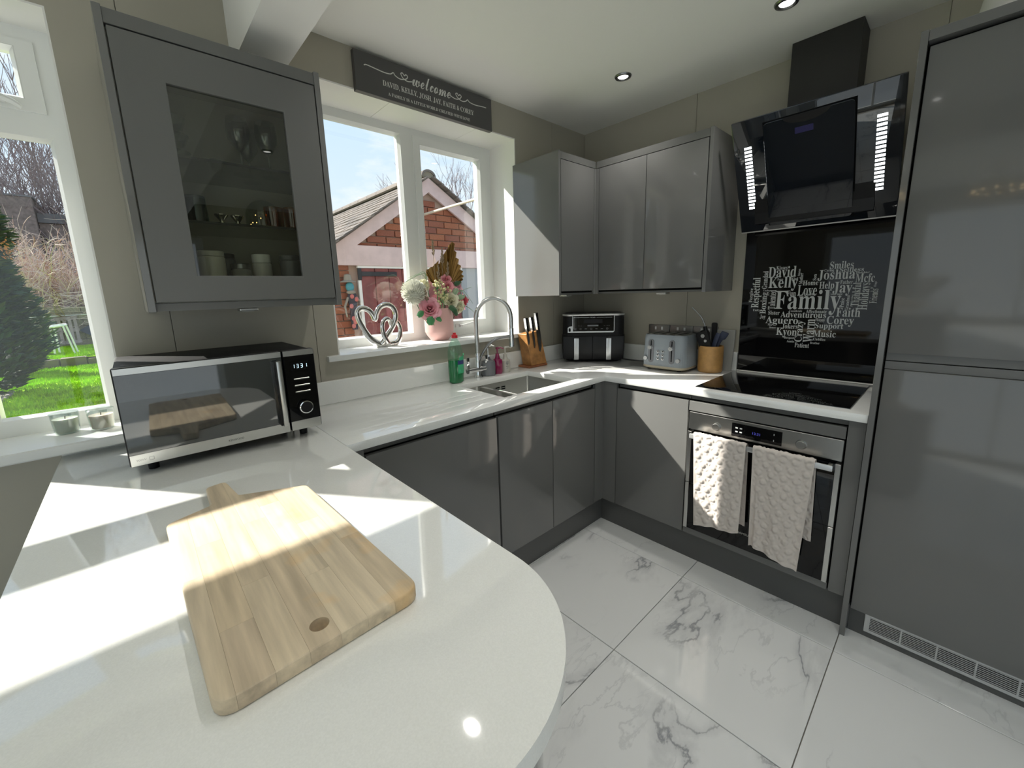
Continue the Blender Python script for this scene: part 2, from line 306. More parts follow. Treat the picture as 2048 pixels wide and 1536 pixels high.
# lettering: bold serif and script glyphs come from the built-in font's fallback
def serif(s):
    o = ''
    for ch in s:
        if 'A' <= ch <= 'Z': o += chr(0x1D400+ord(ch)-65)
        elif 'a' <= ch <= 'z': o += chr(0x1D41A+ord(ch)-97)
        elif '0' <= ch <= '9': o += chr(0x1D7CE+ord(ch)-48)
        else: o += ch
    return o
def script(s): return ''.join(chr(0x1D4EA+ord(ch)-97) if 'a' <= ch <= 'z' else ch for ch in s)
def text_mesh(s):
    c = bpy.data.curves.new('lettering', 'FONT'); c.body = s; c.resolution_u = 3
    o = bpy.data.objects.new('lettering', c); COL.objects.link(o)
    bpy.context.view_layer.update(); dg = bpy.context.evaluated_depsgraph_get()
    me = bpy.data.meshes.new_from_object(o.evaluated_get(dg)); bpy.data.objects.remove(o); bpy.data.curves.remove(c)
    return me
def text_into(b, s, f, cu, cv, w, h, rot=False, keep=False):
    """add lettering fitted to a w x h box centred on (cu,cv); f(u,v) -> xyz"""
    me = text_mesh(s); xs = [v.co.x for v in me.vertices]; ys = [v.co.y for v in me.vertices]
    x0, x1, y0, y1 = min(xs), max(xs), min(ys), max(ys); vs = []
    sxx, syy = ((h if rot else w)/(x1-x0), (w if rot else h)/(y1-y0))
    if keep: sxx = syy = min(sxx, syy)
    for v in me.vertices:
        a = (v.co.x-(x0+x1)/2)*sxx; c = (v.co.y-(y0+y1)/2)*syy
        u, q = (-c, a) if rot else (a, c)
        vs.append(b.bm.verts.new(f(cu+u, cv+q)))
    for p in me.polygons:
        try: b.bm.faces.new([vs[i] for i in p.vertices])
        except ValueError: pass
    bpy.data.meshes.remove(me); return b

H = .934; WT = .032; CZ = 2.518
# ------------------------------------------------------------------ room shell
fl = S('floor', B().box(-5.2, 0, -4.9, 0, -.06, -.009), 'grout')
tb = B().box(-.3035, .3035, -.2985, .2985, -.008, 0, .0012, 1); tile = finish('tile', tb, 'marble', 0); tile.parent = fl
first = True
for i in range(8):
    for j in range(-1, 8):
        x0, x1 = -.745-.61*(i-1), -.745-.61*i
        cx, cy = (x0+x1)/2, -.88-.6*j
        if j == -1: cy = -.28
        if cx < -5: continue
        if first: o = tile; first = False
        else: o = tile.copy(); COL.objects.link(o); o.parent = fl
        o.location = (cx, cy, 0)
LW = (-3.95, -2.65, .955, 2.31)       # left window hole
SW = (-1.893, -.699, 1.128, 2.351)    # sink window hole
def inh(h, x, z): return h[0] < x < h[1] and h[2] < z < h[3]
wb = S('wall_back', B().cells([-5.2, LW[0], LW[1], SW[0], SW[1], .3], [-.2, LW[2], LW[3], SW[2], SW[3], CZ+.2], lambda x, z: not inh(LW, x, z) and not inh(SW, x, z), .009, .31, XZ), 'wall')
js = [-5.2, -4.2, -3.2, -2.485, -1.985, -.99, -.355, 0]
for a, c in zip(js, js[1:]):
    us = [a+.0012, c-.0012]+[q for q in (LW[0], LW[1], SW[0], SW[1]) if a < q < c]
    P(wb, 'panel', B().cells(us, [0, LW[2], LW[3], SW[2], SW[3], CZ], lambda x, z: not inh(LW, x, z) and not inh(SW, x, z), 0, .0095, XZ), 'wall', smooth=0)
# reveal linings
for x0, x1 in ((SW[0], -1.519), (-1.517, -.989), (-.987, SW[1])): P(wb, 'reveal_panel', B().box(x0, x1, .001, .25, SW[3]-.006, SW[3]), 'white', smooth=0)
P(wb, 'reveal_panel', B().box(SW[1]-.006, SW[1], .0, .25, SW[2], SW[3]-.006), 'white', smooth=0)
P(wb, 'reveal_panel', B().box(SW[0], SW[0]+.006, .0, .25, SW[2], SW[3]-.006), 'white', smooth=0)
P(wb, 'reveal_panel', B().box(LW[0], LW[1], .001, .17, LW[3]-.006, LW[3]), 'white', smooth=0)
P(wb, 'reveal_panel', B().box(LW[1]-.005, LW[1], .0, .17, LW[2], LW[3]-.006), 'white', smooth=0)
wr = S('wall_right', B().box(.009, .3, -4.9, .0, -.2, CZ+.2), 'wall')
for a, c in ((-4.9, -2.8), (-2.8, -1.8), (-1.8, -.8), (-.8, 0)): P(wr, 'panel', B().box(0, .0095, a+.0012, c-.0012, 0, CZ), 'wall', smooth=0)
S('wall_left', B().cells([-4.9, -4.0, -.5, .31], [-.2, .06, 2.15, CZ+.2], lambda y, z: not (-4.0 < y < -.5 and .06 < z < 2.15), -5.4, -5.2, YZ), 'wall')
d2 = S('added_door_2')  # unseen glazed doors, added to bring in daylight from the dining side
P(d2, 'frame', B().cells([-4.0, -3.93, -2.285, -2.215, -.57, -.5], [.06, .13, 2.08, 2.15], lambda y, z: z < .13 or z > 2.08 or y < -3.93 or y > -.57 or -2.285 < y < -2.215, -5.33, -5.26, YZ), 'upvc')
P(d2, 'pane', B().box(-5.30, -5.294, -3.93, -2.285, .13, 2.08), 'glass'); P(d2, 'pane', B().box(-5.30, -5.294, -2.215, -.57, .13, 2.08), 'glass')
S('wall_front', B().cells([-5.4, -4.55, -1.85, .3], [-.2, .06, 2.15, CZ+.2], lambda x, z: not (-4.55 < x < -1.85 and .06 < z < 2.15), -4.9, -4.75, XZ), 'wall')
S('ceiling', B().box(-5.4, .3, -4.9, .31, CZ, CZ+.2), 'ceil')
S('trim_1', B().box(-2.176, -2.018, -4.75, -.0, 2.29, CZ), 'ceil')     # ceiling beam over the peninsula
d1 = S('added_door_1')  # unseen glazed doors behind the camera, added for ambient sky light
P(d1, 'frame', B().cells([-4.55, -4.48, -3.235, -3.165, -1.92, -1.85], [.06, .13, 2.08, 2.15], lambda x, z: z < .13 or z > 2.08 or x < -4.48 or x > -1.92 or -3.235 < x < -3.165, -4.86, -4.79, XZ), 'upvc')
P(d1, 'pane', B().box(-4.48, -3.235, -4.83, -4.824, .13, 2.08), 'glass'); P(d1, 'pane', B().box(-3.165, -1.92, -4.83, -4.824, .13, 2.08), 'glass')

# ------------------------------------------------------------------ windows
def frame(x0, x1, z0, z1, t, y0, y1, b=None):
    b = b or B(); tl, tr, tb_, tt = t
    return b.cells([x0, x0+tl, x1-tr, x1], [z0, z0+tb_, z1-tt, z1], lambda x, z: x < x0+tl or x > x1-tr or z < z0+tb_ or z > z1-tt, y0, y1, XZ)
def bead(parent, x0, x1, z0, z1, y0, w_=.016, mat='upvc'):
    """sloped glazing bead round a pane, y0 = room side"""
    b = B(); o = [(x0, z0), (x1, z0), (x1, z1), (x0, z1)]; i = [(x0+w_, z0+w_), (x1-w_, z0+w_), (x1-w_, z1-w_), (x0+w_, z1-w_)]
    for k in range(4):
        a, c = o[k], o[(k+1) % 4]; p, q = i[k], i[(k+1) % 4]
        m0 = ((a[0]*2+p[0])/3, (a[1]*2+p[1])/3); m1 = ((c[0]*2+q[0])/3, (c[1]*2+q[1])/3)
        b.quad((a[0], y0, a[1]), (c[0], y0, c[1]), (m1[0], y0-.004, m1[1]), (m0[0], y0-.004, m0[1]))
        b.quad((m0[0], y0-.004, m0[1]), (m1[0], y0-.004, m1[1]), (q[0], y0+.018, q[1]), (p[0], y0+.018, p[1]))
    P(parent, 'glazing_bead', b, mat)
def pane(parent, x0, x1, z0, z1, y): P(parent, 'pane', B().quad((x0, y, z0), (x1, y, z0), (x1, y, z1), (x0, y, z1)), 'glass')
def handle(parent, x, z, y, flip=1):
    b = B().box(x-.032, x+.032, y-.008, y, z-.011, z+.011, .004); b.box(x-.01, x+.01, y-.03, y-.006, z-.009, z+.009, .003)
    pts = [(x, y-.03, z), (x+flip*.03, y-.034, z+.004), (x+flip*.07, y-.034, z+.012), (x+flip*.105, y-.03, z+.017)]
    b.tube(pts, [.008, .008, .0075, .006], 8, flat=.8); P(parent, 'handle', b, 'upvc')
# sink window
w2 = S('window_2')
y0, y1 = .238, .306
P(w2, 'frame', B().cells([SW[0], SW[0]+.052, -1.352, -1.27, SW[1]-.05, SW[1]-.004], [1.144, 1.200, 2.306, 2.346], lambda x, z: z < 1.2 or z > 2.306 or x < SW[0]+.052 or x > SW[1]-.05 or -1.352 < x < -1.27, y0, y1, XZ), 'upvc')
bead(w2, SW[0]+.046, -1.346, 1.196, 2.31, y0+.004); pane(w2, SW[0]+.05, -1.35, 1.198, 2.308, .272)
sash = P(w2, 'sash', frame(-1.276, -.746, 1.20, 2.31, (.038, .045, .05, .04), y0-.008, y1), 'upvc')
bead(w2, -1.24, -.79, 1.247, 2.273, y0-.006); pane(w2, -1.238, -.792, 1.249, 2.271, .272)
handle(w2, -1.02, 1.222, y0-.008)
P(w2, 'window_sill', B().box(-1.95, -.682, -.032, .24, 1.132, 1.158, .004, 2), 'upvc')
# left window
w1 = S('window_1'); y0, y1 = .17, .24
tx = 1.985
P(w1, 'frame', B().cells([LW[0], -3.90, -3.09, -3.02, -2.70, LW[1]-.005], [.985, 1.045, 1.86, 1.93, 1.975, 2.05, 2.262, 2.304],
    lambda x, z: x < -3.9 or x > -2.7 or -3.09 < x < -3.02 or z < 1.045 or z > 2.262 or (1.975 < z < 2.05 and x > -3.05) or (1.86 < z < 1.93 and x < -3.05), y0, y1, XZ), 'upvc')
sash = P(w1, 'sash', frame(-3.90, -3.09, 1.045, 1.86, (.05, .06, .05, .052), y0-.006, y1), 'upvc')
bead(w1, -3.855, -3.145, 1.09, 1.813, y0-.004); pane(w1, -3.853, -3.147, 1.092, 1.811, .205)
bead(w1, -3.905, -3.085, 1.925, 2.267, y0+.004, .03); pane(w1, -3.90, -3.09, 1.93, 2.262, .205)
bead(w1, -3.026, -2.694, 1.038, 1.980, y0+.004); pane(w1, -3.02, -2.70, 1.045, 1.975, .205)
P(w1, 'mullion', B().box(-3.02, -2.964, .176, .24, 1.045, 1.975), 'upvc')
sash = P(w1, 'sash', frame(-3.02, -2.70, 2.05, 2.262, (.04, .045, .035, .022), y0-.008, y1), 'upvc')
bead(w1, -2.985, -2.74, 2.082, 2.243, y0-.006); pane(w1, -2.983, -2.742, 2.084, 2.241, .205)
hb = B().box(-2.90, -2.785, y0-.03, y0-.008, 2.062, 2.084, .006); hb.tube([(-2.80, y0-.03, 2.076), (-2.77, y0-.034, 2.064), (-2.752, y0-.03, 2.052)], [.01, .009, .006], 8); P(w1, 'handle', hb, 'upvc')
P(w1, 'window_sill', B().box(LW[0]-.02, -2.655, -.085, .175, .955, .990, .011, 3), 'upvc')

def bevsharp(b, off=.002, seg=2, minz=None):
    bm = b.bm; bmesh.ops.remove_doubles(bm, verts=bm.verts[:], dist=1e-6); bmesh.ops.recalc_face_normals(bm, faces=bm.faces[:])
    es = [e for e in bm.edges if len(e.link_faces) == 2 and e.calc_face_angle(0) > 1 and (minz is None or all(v.co.z > minz for v in e.verts))]
    bmesh.ops.bevel(bm, geom=es, offset=off, segments=seg, profile=.5, affect='EDGES', clamp_overlap=True); return b
def arc(cx, cy, r, a0, a1, n=8): return [(cx+r*math.cos(math.radians(a0+(a1-a0)*k/n)), cy+r*math.sin(math.radians(a0+(a1-a0)*k/n))) for k in range(n+1)]
def rrect(x0, x1, z0, z1, r, n=5):
    return arc(x1-r, z0+r, r, -90, 0, n)+arc(x1-r, z1-r, r, 0, 90, n)+arc(x0+r, z1-r, r, 90, 180, n)+arc(x0+r, z0+r, r, 180, 270, n)

# ------------------------------------------------------------------ worktops
SK = (-1.335, -.794, -.545, -.162)
gr = [(-1.64, -1.352, y-.0025, y+.0025) for y in (-.354, -.425, -.495)]
us = [-2.121, -.619, 0, SK[0], SK[1]]+[q for g in gr for q in g[:2]]; vs = [-1.7775, -.618, 0, SK[2], SK[3]]+[q for g in gr for q in g[2:]]
def kp(x, y):
    if not (y > -.618 or x > -.619): return False
    if SK[0] < x < SK[1] and SK[2] < y < SK[3]: return False
    return not any(g[0] < x < g[1] and g[2] < y < g[3] for g in gr)
t = T('worktop', 'white quartz L shaped worktop around the sink and hob', 'worktop', (0, 0, H-WT))
P(t, 'slab', bevsharp(B().cells(us, vs, kp, H-WT, H, XY), .0022), 'quartz')
for g in gr: P(t, 'groove', B().box(g[0], g[1], g[2], g[3], H-WT, H-.003), 'quartz', smooth=0)
PX0, PX1, PY, PR = -2.83, -2.1225, -1.70, .25
def pen(o): return [(PX0+o, -.001), (PX0+o, PY+o)]+arc(PX1-PR, PY+PR, PR-o, -90, 0, 24)+[(PX1-o, -.001)]
t = T('peninsula_worktop', 'white quartz peninsula worktop with one big rounded corner', 'worktop', ((PX0+PX1)/2, -.85, H-WT))
P(t, 'slab', B().prism(pen(0), XY, H-WT, H, .0025, 2), 'quartz')
t = T('peninsula_unit', 'grey curved base unit under the rounded peninsula worktop', 'cabinet', ((PX0+PX1)/2, -.85, 0))
P(t, 'panel', B().prism(pen(.035), XY, .15, H-WT), 'cab'); P(t, 'plinth', B().prism(pen(.09), XY, .0, .15), 'plinth')
TH('upstand', 'white quartz upstand along the wall below the sink window', 'upstand', B().box(-2.12, -.0, -.02, 0, H, 1.042, .0015, 1), 'quartz', (-1.06, -.01, H))
TH('upstand', 'white quartz upstand along the wall behind the toaster', 'upstand', B().box(-.02, 0, -1.1165, -.0205, H, 1.042, .0015, 1), 'quartz', (-.01, -.56, H))
TH('upstand', 'low white quartz strip on the peninsula, under the candle sill', 'upstand', B().box(-2.828, -2.125, -.012, 0, H, .9545, .001, 1), 'quartz', (-2.47, -.006, H))

# ------------------------------------------------------------------ base units, sink run (front y = -.6)
def runx(name, label, x0, x1, doors):
    t = T(name, label, 'cabinet', ((x0+x1)/2, -.3, 0))
    P(t, 'carcass', B().box(x0+.002, x1-.002, -.578, -.03, .15, .868) if name != 'sink_cabinet' else B().cells([x0+.002, x0+.02, x1-.02, x1-.002], [.15, .17, .868], lambda x, z: x < x0+.02 or x > x1-.02 or z < .17, -.578, -.03, XZ), 'gap', smooth=0)
    P(t, 'handle_rail', B().box(x0+.002, x1-.002, -.575, -.548, .872, .9015), 'rail', smooth=0)
    for a, c in doors: P(t, 'door', B().box(a, c, -.60, -.579, .153, .868, .0018, 2), 'cab')
    return t
runx('dishwasher', 'integrated dishwasher behind the widest grey gloss door, beside the peninsula', -2.055, -1.432, [(-2.05, -1.437)])
runx('sink_cabinet', 'grey gloss two door cupboard below the sink', -1.430, -.684, [(-1.427, -1.056), (-1.052, -.687)])
t = T('corner_post', 'grey L shaped corner post between the sink and hob cupboards', 'corner post', (-.64, -.64, .15))
P(t, 'post', B().prism([(-.683, -.60), (-.60, -.60), (-.60, -.689), (-.582, -.689), (-.582, -.582), (-.683, -.582)], XY, .153, .9015), 'cab', smooth=0)
TH('filler_post', 'narrow grey upright beside the dishwasher door under the worktop', 'filler', B().box(-2.086, -2.057, -.60, -.58, .153, .9015, .001, 1), 'cab', (-2.07, -.59, .153))
t = T('plinth', 'dark grey kickboard along the cupboards below the sink window', 'plinth', (-1.3, -.55, 0)); P(t, 'board', B().box(-2.10, -.555, -.575, -.557, .0, .15), 'plinth', smooth=0)
t = T('plinth', 'dark grey kickboard below the oven and corner cupboard', 'plinth', (-.56, -1.2, 0)); P(t, 'board', B().box(-.573, -.557, -1.776, -.5755, .0, .15), 'plinth', smooth=0)
# hob run (front x = -.6)
t = T('corner_cabinet', 'grey gloss single door cupboard between the corner post and the oven', 'cabinet', (-.3, -.9, 0))
P(t, 'carcass', B().box(-.578, -.03, -1.102, -.692, .15, .868), 'gap', smooth=0); P(t, 'handle_rail', B().box(-.575, -.548, -1.102, -.692, .872, .9015), 'rail', smooth=0)
P(t, 'door', B().box(-.60, -.579, -1.10, -.692, .153, .868, .0018, 2), 'cab')
t = T('oven_housing', 'grey housing with a rail above and a strip below the oven', 'cabinet', (-.3, -1.41, 0))
P(t, 'carcass', B().cells([-1.722, -1.7205, -1.108, -1.105], [.15, .19, .817, .868], lambda y, z: not (-1.7205 < y < -1.108 and .19 < z < .817), -.578, -.03, YZ), 'gap', smooth=0)
P(t, 'handle_rail', B().box(-.575, -.548, -1.722, -1.105, .872, .9015), 'rail', smooth=0)
P(t, 'top_rail', B().box(-.60, -.579, -1.718, -1.105, .819, .868, .0015, 1), 'cab'); P(t, 'bottom_strip', B().box(-.60, -.579, -1.718, -1.105, .153, .188, .0015, 1), 'cab')
TH('filler_post', 'grey upright filler between the oven and the tall end panel', 'filler', B().box(-.60, -.58, -1.775, -1.7225, .153, .9015, .001, 1), 'cab', (-.59, -1.75, .153))

# ------------------------------------------------------------------ oven
t = T('oven', 'built in stainless steel and black glass oven hung with two towels', 'oven', (-.35, -1.414, .19))
ya, yb = -1.717, -1.1115
P(t, 'body', B().box(-.585, -.08, ya+.005, yb-.005, .195, .81), 'black', smooth=0)
P(t, 'control_panel', B().box(-.607, -.585, ya, yb, .727, .815, .0015, 1), 'steel')
d = P(t, 'door', B().box(-.612, -.585, ya+.016, yb-.016, .192, .715, .002, 2), 'blackg')
for a, c in ((ya, ya+.018), (yb-.018, yb)):
    P(t, 'side_trim', B().box(-.614, -.585, a, c, .446, .716, .001, 1), 'steel'); P(t, 'side_trim', B().box(-.614, -.585, a, c, .192, .442, .001, 1), 'steel')
P(t, 'door_seam', B().box(-.6135, -.611, ya+.018, yb-.018, .442, .4455), 'black', smooth=0)
P(t, 'display', B().box(-.6085, -.606, -1.511, -1.31, .738, .801), 'blackg', smooth=0)
f = lambda u, v: (-.6087, -u, v)
P(t, 'digits', text_into(B(), '13:31', f, 1.412, .769, .03, .011), 'bluedigit', smooth=0)
b = B()
for yy, zz in ((1.331, .782), (1.349, .782), (1.331, .764), (1.349, .764)):
    b.cells([yy-.005, yy-.0035, yy+.0035, yy+.005], [zz-.005, zz-.0035, zz, zz+.001, zz+.005], lambda u, v: v < zz+.001 and (v < zz-.0035 or v > zz or abs(u-yy) > .0035) or v < zz, -.6087, -.6089, lambda u, v, d_: (d_, -u, v))
P(t, 'symbols', b, 'print', smooth=0)
b = B()
for zz in (.755, .782): b.box(-.6089, -.6086, -1.482, -1.479, zz-.004, zz+.004)
P(t, 'symbols', b, 'print', smooth=0)
for yy in (-1.242, -1.58):
    k = P(t, 'knob', B().lathe([(0, .012), (.0155, .012), (.0175, .0095), (.0175, 0), (0, 0)], (-.607, yy, .764), 28, Matrix.Rotation(-PI/2, 4, 'Y')), 'steel')
    P(k, 'knob_ring', B().lathe([(.0185, 0), (.0185, .0012), (.0205, .0012), (.0205, 0)], (-.607, yy, .764), 28, Matrix.Rotation(-PI/2, 4, 'Y')), 'dsteel')
h = P(t, 'handle', B().box(-.662, -.652, -1.698, -1.138, .697, .720, .003, 2), 'knob')
for yy in (-1.15, -1.686): P(h, 'handle_bracket', B().box(-.654, -.61, yy-.008, yy+.008, .699, .716, .002, 1), 'steel')
P(t, 'maker_name', text_into(B(), 'SAMSUNG', lambda u, v: (-.6123, -u, v), 1.405, .272, .07, .010), 'steel', smooth=0)
# towels
def heart_val(x, y): return (x*x+y*y-1)**3-x*x*y*y*y
def hearts(u, v):
    """u across, v up (metres) -> relief 0..1 of a staggered heart quilting"""
    best = 0; pw, ph = .047, .040
    r0 = math.floor(v/ph)
    for rr in (r0-1, r0, r0+1):
        off = (rr % 2)*.5+.13*math.sin(rr*2.3); k = round(u/pw-off)
        for kk in (k-1, k, k+1):
            jx = .003*math.sin(kk*5.1+rr*3.7); a = .22*math.sin(kk*1.7+rr*2.9)
            x = (u-(kk+off)*pw-jx)/.0185; y = (v-(rr+.5)*ph)/.0185
            x, y = x*math.cos(a)-y*math.sin(a), x*math.sin(a)+y*math.cos(a)
            if abs(x) < 1.3 and abs(y) < 1.3:
                q = -heart_val(x, y)
                if q > 0: best = max(best, min(1, q*2.2))
    return best
def towel(label, y0, y1, zl, zr, back, y0b, y1b, seed):
    t = T('towel', label, 'towel', (-.668, (y0+y1)/2, .70), group='towels on the oven handle')
    bar = .7225; Lf = bar-min(zl, zr); nu, nv = 76, 190
    arcL = .032; tot = Lf+arcL+back
    def f(u, v):
        s = v*tot; yy = y0+(y1-y0)*u
        fall = (zl+(zr-zl)*u)
        if s < Lf:
            k = s/Lf; z = fall+(bar-fall)*k; q = (1-k); x = -.669-.004*q
            ya_ = y0b+(y1b-y0b)*u; yy = yy+(ya_-yy)*q; n = Vector((-1, 0, 0))
            fold = .006*math.sin(u*9+seed+1.5*k)*q+.004*math.sin(u*21+seed*2)*q*q
            x -= fold
            if u < .10 and seed > 1: x += .012*math.sin(u/.10*PI)*q
        elif s < Lf+arcL:
            a = (s-Lf)/arcL*PI; x = -.657-.012*math.cos(a); z = bar+.0095*math.sin(a); n = Vector((-math.cos(a), 0, math.sin(a)))
        else:
            k = (s-Lf-arcL)/back; z = bar-back*k; x = -.640+.006*k+.003*math.sin(u*8+seed); n = Vector((1, 0, 0)); yy += -.010*k
        rel = hearts(yy+seed*.37, z if s < Lf else z+.3)*.0056
        if u < .03 or u > .97 or v < .012: rel = .001
        return Vector((x, yy, z))+n*rel
    P(t, 'cloth', B().grid(nu, nv, f), 'towel', smooth=80); return t
towel('cream heart quilted towel on the oven handle, the shorter one, sunlit', -1.162, -1.393, .262, .297, .40, -1.192, -1.388, 1)
towel('cream heart quilted towel on the oven handle, the longer one, in shade', -1.420, -1.643, .262, .222, .36, -1.436, -1.622, 2.2)

# ------------------------------------------------------------------ hob, splashback, sink
t = T('hob', 'flat black glass induction hob set in the white worktop', 'hob', (-.31, -1.418, H))
P(t, 'glass', B().box(-.568, -.052, -1.716, -1.117, H, H+.005, .002, 2), 'blackg')
P(t, 'trim', B().box(-.571, -.049, -1.7175, -1.1155, H, H+.0022), 'steel', smooth=0)
t = T('splashback', 'black glass splashback printed with a heart of words', 'splashback', (-.005, -1.42, H))
P(t, 'glass', B().box(-.008, -.0005, -1.7755, -1.118, H+.006, 1.717), 'blackg', smooth=0)
P(t, 'sealant', B().box(-.010, -.0005, -1.7755, -1.118, H+.0005, H+.006), 'white', smooth=0)
WORDS = [('Kisses', -1.3002, 1.5107, 0.0503, 0.0182), ('David', -1.3028, 1.4888, 0.1267, 0.0571), ('Kelly', -1.3108, 1.4257, 0.1328, 0.0735), ('Smiles', -1.5502, 1.5085, 0.0913, 0.0355), ('Caring', -1.5035, 1.4842, 0.0386, 0.0149), ('Selfless', -1.5898, 1.4843, 0.0906, 0.0207), ('Joshua', -1.5323, 1.4614, 0.1462, 0.0529), ('Daughter', -1.6323, 1.4677, 0.0496, 0.0122), ('Mcfc', -1.6433, 1.4428, 0.0699, 0.0408), ('Home', -1.4321, 1.4271, 0.0649, 0.0243), ('Help', -1.4997, 1.4085, 0.0602, 0.0432), ('Father', -1.5762, 1.426, 0.0485, 0.0189), ('Love', -1.4212, 1.3898, 0.0824, 0.0556), ('Jay', -1.563, 1.3938, 0.0745, 0.0677), ('Fun', -1.3539, 1.3755, 0.0393, 0.0297), ('Together', -1.4345, 1.3685, 0.0558, 0.0133), ('Courage', -1.5384, 1.3679, 0.0553, 0.015), ('Family', -1.4232, 1.3282, 0.2796, 0.1254), ('Affectionate', -1.4685, 1.2829, 0.086, 0.0156), ('Considerate', -1.38, 1.284, 0.0564, 0.0115), ('Sister', -1.2813, 1.2732, 0.054, 0.0213), ('Adventurous', -1.4122, 1.2651, 0.198, 0.0318), ('Faith', -1.5963, 1.2803, 0.0919, 0.0446), ('Joy', -1.2294, 1.2482, 0.028, 0.0266), ('Aguero', -1.3202, 1.2291, 0.1504, 0.0495), ('Happy', -1.4893, 1.2387, 0.038, 0.02), ('Corey', -1.569, 1.2356, 0.1061, 0.0519), ('Jokers', -1.3602, 1.2011, 0.0714, 0.028), ('Support', -1.527, 1.2079, 0.1149, 0.0352), ('Kyon', -1.3476, 1.1676, 0.0943, 0.0518), ('Music', -1.5121, 1.1705, 0.0932, 0.0334), ('Respect', -1.3625, 1.14, 0.0458, 0.0141), ('Cuddles', -1.4935, 1.1413, 0.051, 0.0135), ('Brother', -1.4769, 1.1208, 0.0406, 0.0113), ('Auntie', -1.37, 1.1228, 0.0337, 0.0118), ('Patient', -1.4222, 1.1053, 0.0633, 0.0255), ('Unity', -1.195, 1.2852, 0.0351, 0.0146), ('Nice', -1.2677, 1.2082, 0.0211, 0.012), ('Honest', -1.2804, 1.1931, 0.0314, 0.0096), ('Kind', -1.3623, 1.451, 0.0291, 0.0135), ('Peace', -1.2971, 1.4504, 0.0263, 0.0115), ('Uncle', -1.2355, 1.393, 0.0276, 0.0095), ('!Grandad', -1.2258, 1.4498, 0.0255, 0.0943), ('!Respectful', -1.19, 1.3817, 0.0481, 0.1637), ('!Forgive', -1.1647, 1.3679, 0.0222, 0.0778), ('!Boxing', -1.231, 1.3251, 0.0385, 0.1173), ('!Talented', -1.2677, 1.3428, 0.0334, 0.1038), ('!Mother', -1.3901, 1.4509, 0.0152, 0.0558), ('!Mates', -1.379, 1.4814, 0.0096, 0.0357), ('!Son', -1.4475, 1.4538, 0.0146, 0.0306), ('!Praise', -1.5682, 1.327, 0.017, 0.0448), ('!Grandma', -1.5885, 1.3258, 0.0134, 0.072), ('!Loving', -1.6048, 1.3469, 0.0099, 0.0378), ('!Thankful', -1.6168, 1.3654, 0.031, 0.1125), ('!Holidays', -1.6514, 1.3565, 0.0462, 0.1277), ("!Friends'", -1.6819, 1.3593, 0.028, 0.0712), ('!Hugs', -1.6835, 1.4129, 0.0108, 0.0242), ('!Crazy', -1.4075, 1.1786, 0.0424, 0.113), ('!Warm', -1.4471, 1.1828, 0.045, 0.1205)]
for s, cy, cz, ww, hh in WORDS:
    rot = s[0] == '!'
    P(t, 'word', text_into(B(), serif(s.lstrip('!')), lambda u, v: (-.0083, -u, v), -cy, cz, ww, hh, rot), 'print', smooth=0)
t = T('sink', 'undermounted stainless steel bowl and a half sink', 'sink', (-1.06, -.35, .73))
def bowl(x0, x1, y0, y1, zb):
    b = B(); tp = rrect(x0, x1, y0, y1, .018, 4); bt = rrect(x0+.012, x1-.012, y0+.012, y1-.012, .03, 4); n = len(tp)
    r0 = [b.bm.verts.new((p[0], p[1], .9015)) for p in tp]; r1 = [b.bm.verts.new((p[0], p[1], zb+.02)) for p in rrect(x0+.003, x1-.003, y0+.003, y1-.003, .02, 4)]
    r2 = [b.bm.verts.new((p[0], p[1], zb)) for p in bt]
    for A, C in ((r0, r1), (r1, r2)):
        for i in range(n): b.bm.faces.new((A[i], C[i], C[(i+1) % n], A[(i+1) % n]))
    b.bm.faces.new(r2); return b
P(t, 'bowl', bowl(-1.165, -.790, -.549, -.158, .74), 'steel'); P(t, 'half_bowl', bowl(-1.34, -1.19, -.549, -.158, .80), 'steel')
P(t, 'divider', B().box(-1.19, -1.165, -.549, -.158, .80, .9), 'steel', smooth=0)
P(t, 'drain', B().lathe([(0, .744), (.028, .744), (.042, .7415), (.042, .7405)], (-.98, -.35, 0), 24), 'chrome')
b = B()
for xx in (-1.045, -1.0):
    for zz in (.868, .856): b.box(xx-.015, xx+.015, -.1625, -.1585, zz-.0035, zz+.0035, .001, 1)
P(t, 'overflow', b, 'gap')

# ------------------------------------------------------------------ wall units
x0, x1, z0, z1 = -2.553, -1.9925, 1.397, 2.189
t = T('display_cabinet', 'grey wall cabinet with a glass door left of the sink window', 'cabinet', ((x0+x1)/2, -.18, z0))
P(t, 'side', B().box(x0, x0+.018, -.37, -.001, z0, z1, .001, 1), 'cab'); P(t, 'side', B().box(x1-.018, x1, -.37, -.001, z0, z1, .001, 1), 'cab')
P(t, 'cornice', B().box(x0+.018, x1-.018, -.367, -.001, 2.148, z1-.004, .001, 1), 'cabd'); P(t, 'bottom', B().box(x0+.018, x1-.018, -.352, -.001, z0+.002, 1.422), 'cabd', smooth=0)
P(t, 'back', B().box(x0+.018, x1-.018, -.012, -.002, 1.424, 2.146), 'inner', smooth=0)
P(t, 'lining', B().box(x0+.0185, x0+.021, -.347, -.012, 1.424, 2.146), 'inner', smooth=0); P(t, 'lining', B().box(x1-.021, x1-.0185, -.347, -.012, 1.424, 2.146), 'inner', smooth=0); P(t, 'lining', B().box(x0+.021, x1-.021, -.347, -.012, 1.4225, 1.4265), 'inner', smooth=0)
P(t, 'lining', B().box(x0+.021, x1-.021, -.347, -.012, 2.144, 2.147), 'inner', smooth=0)
a, c = x0+.0215, x1-.0215
outer = [(a, 1.425), (c, 1.425), (c, 2.143), (a, 2.143)]
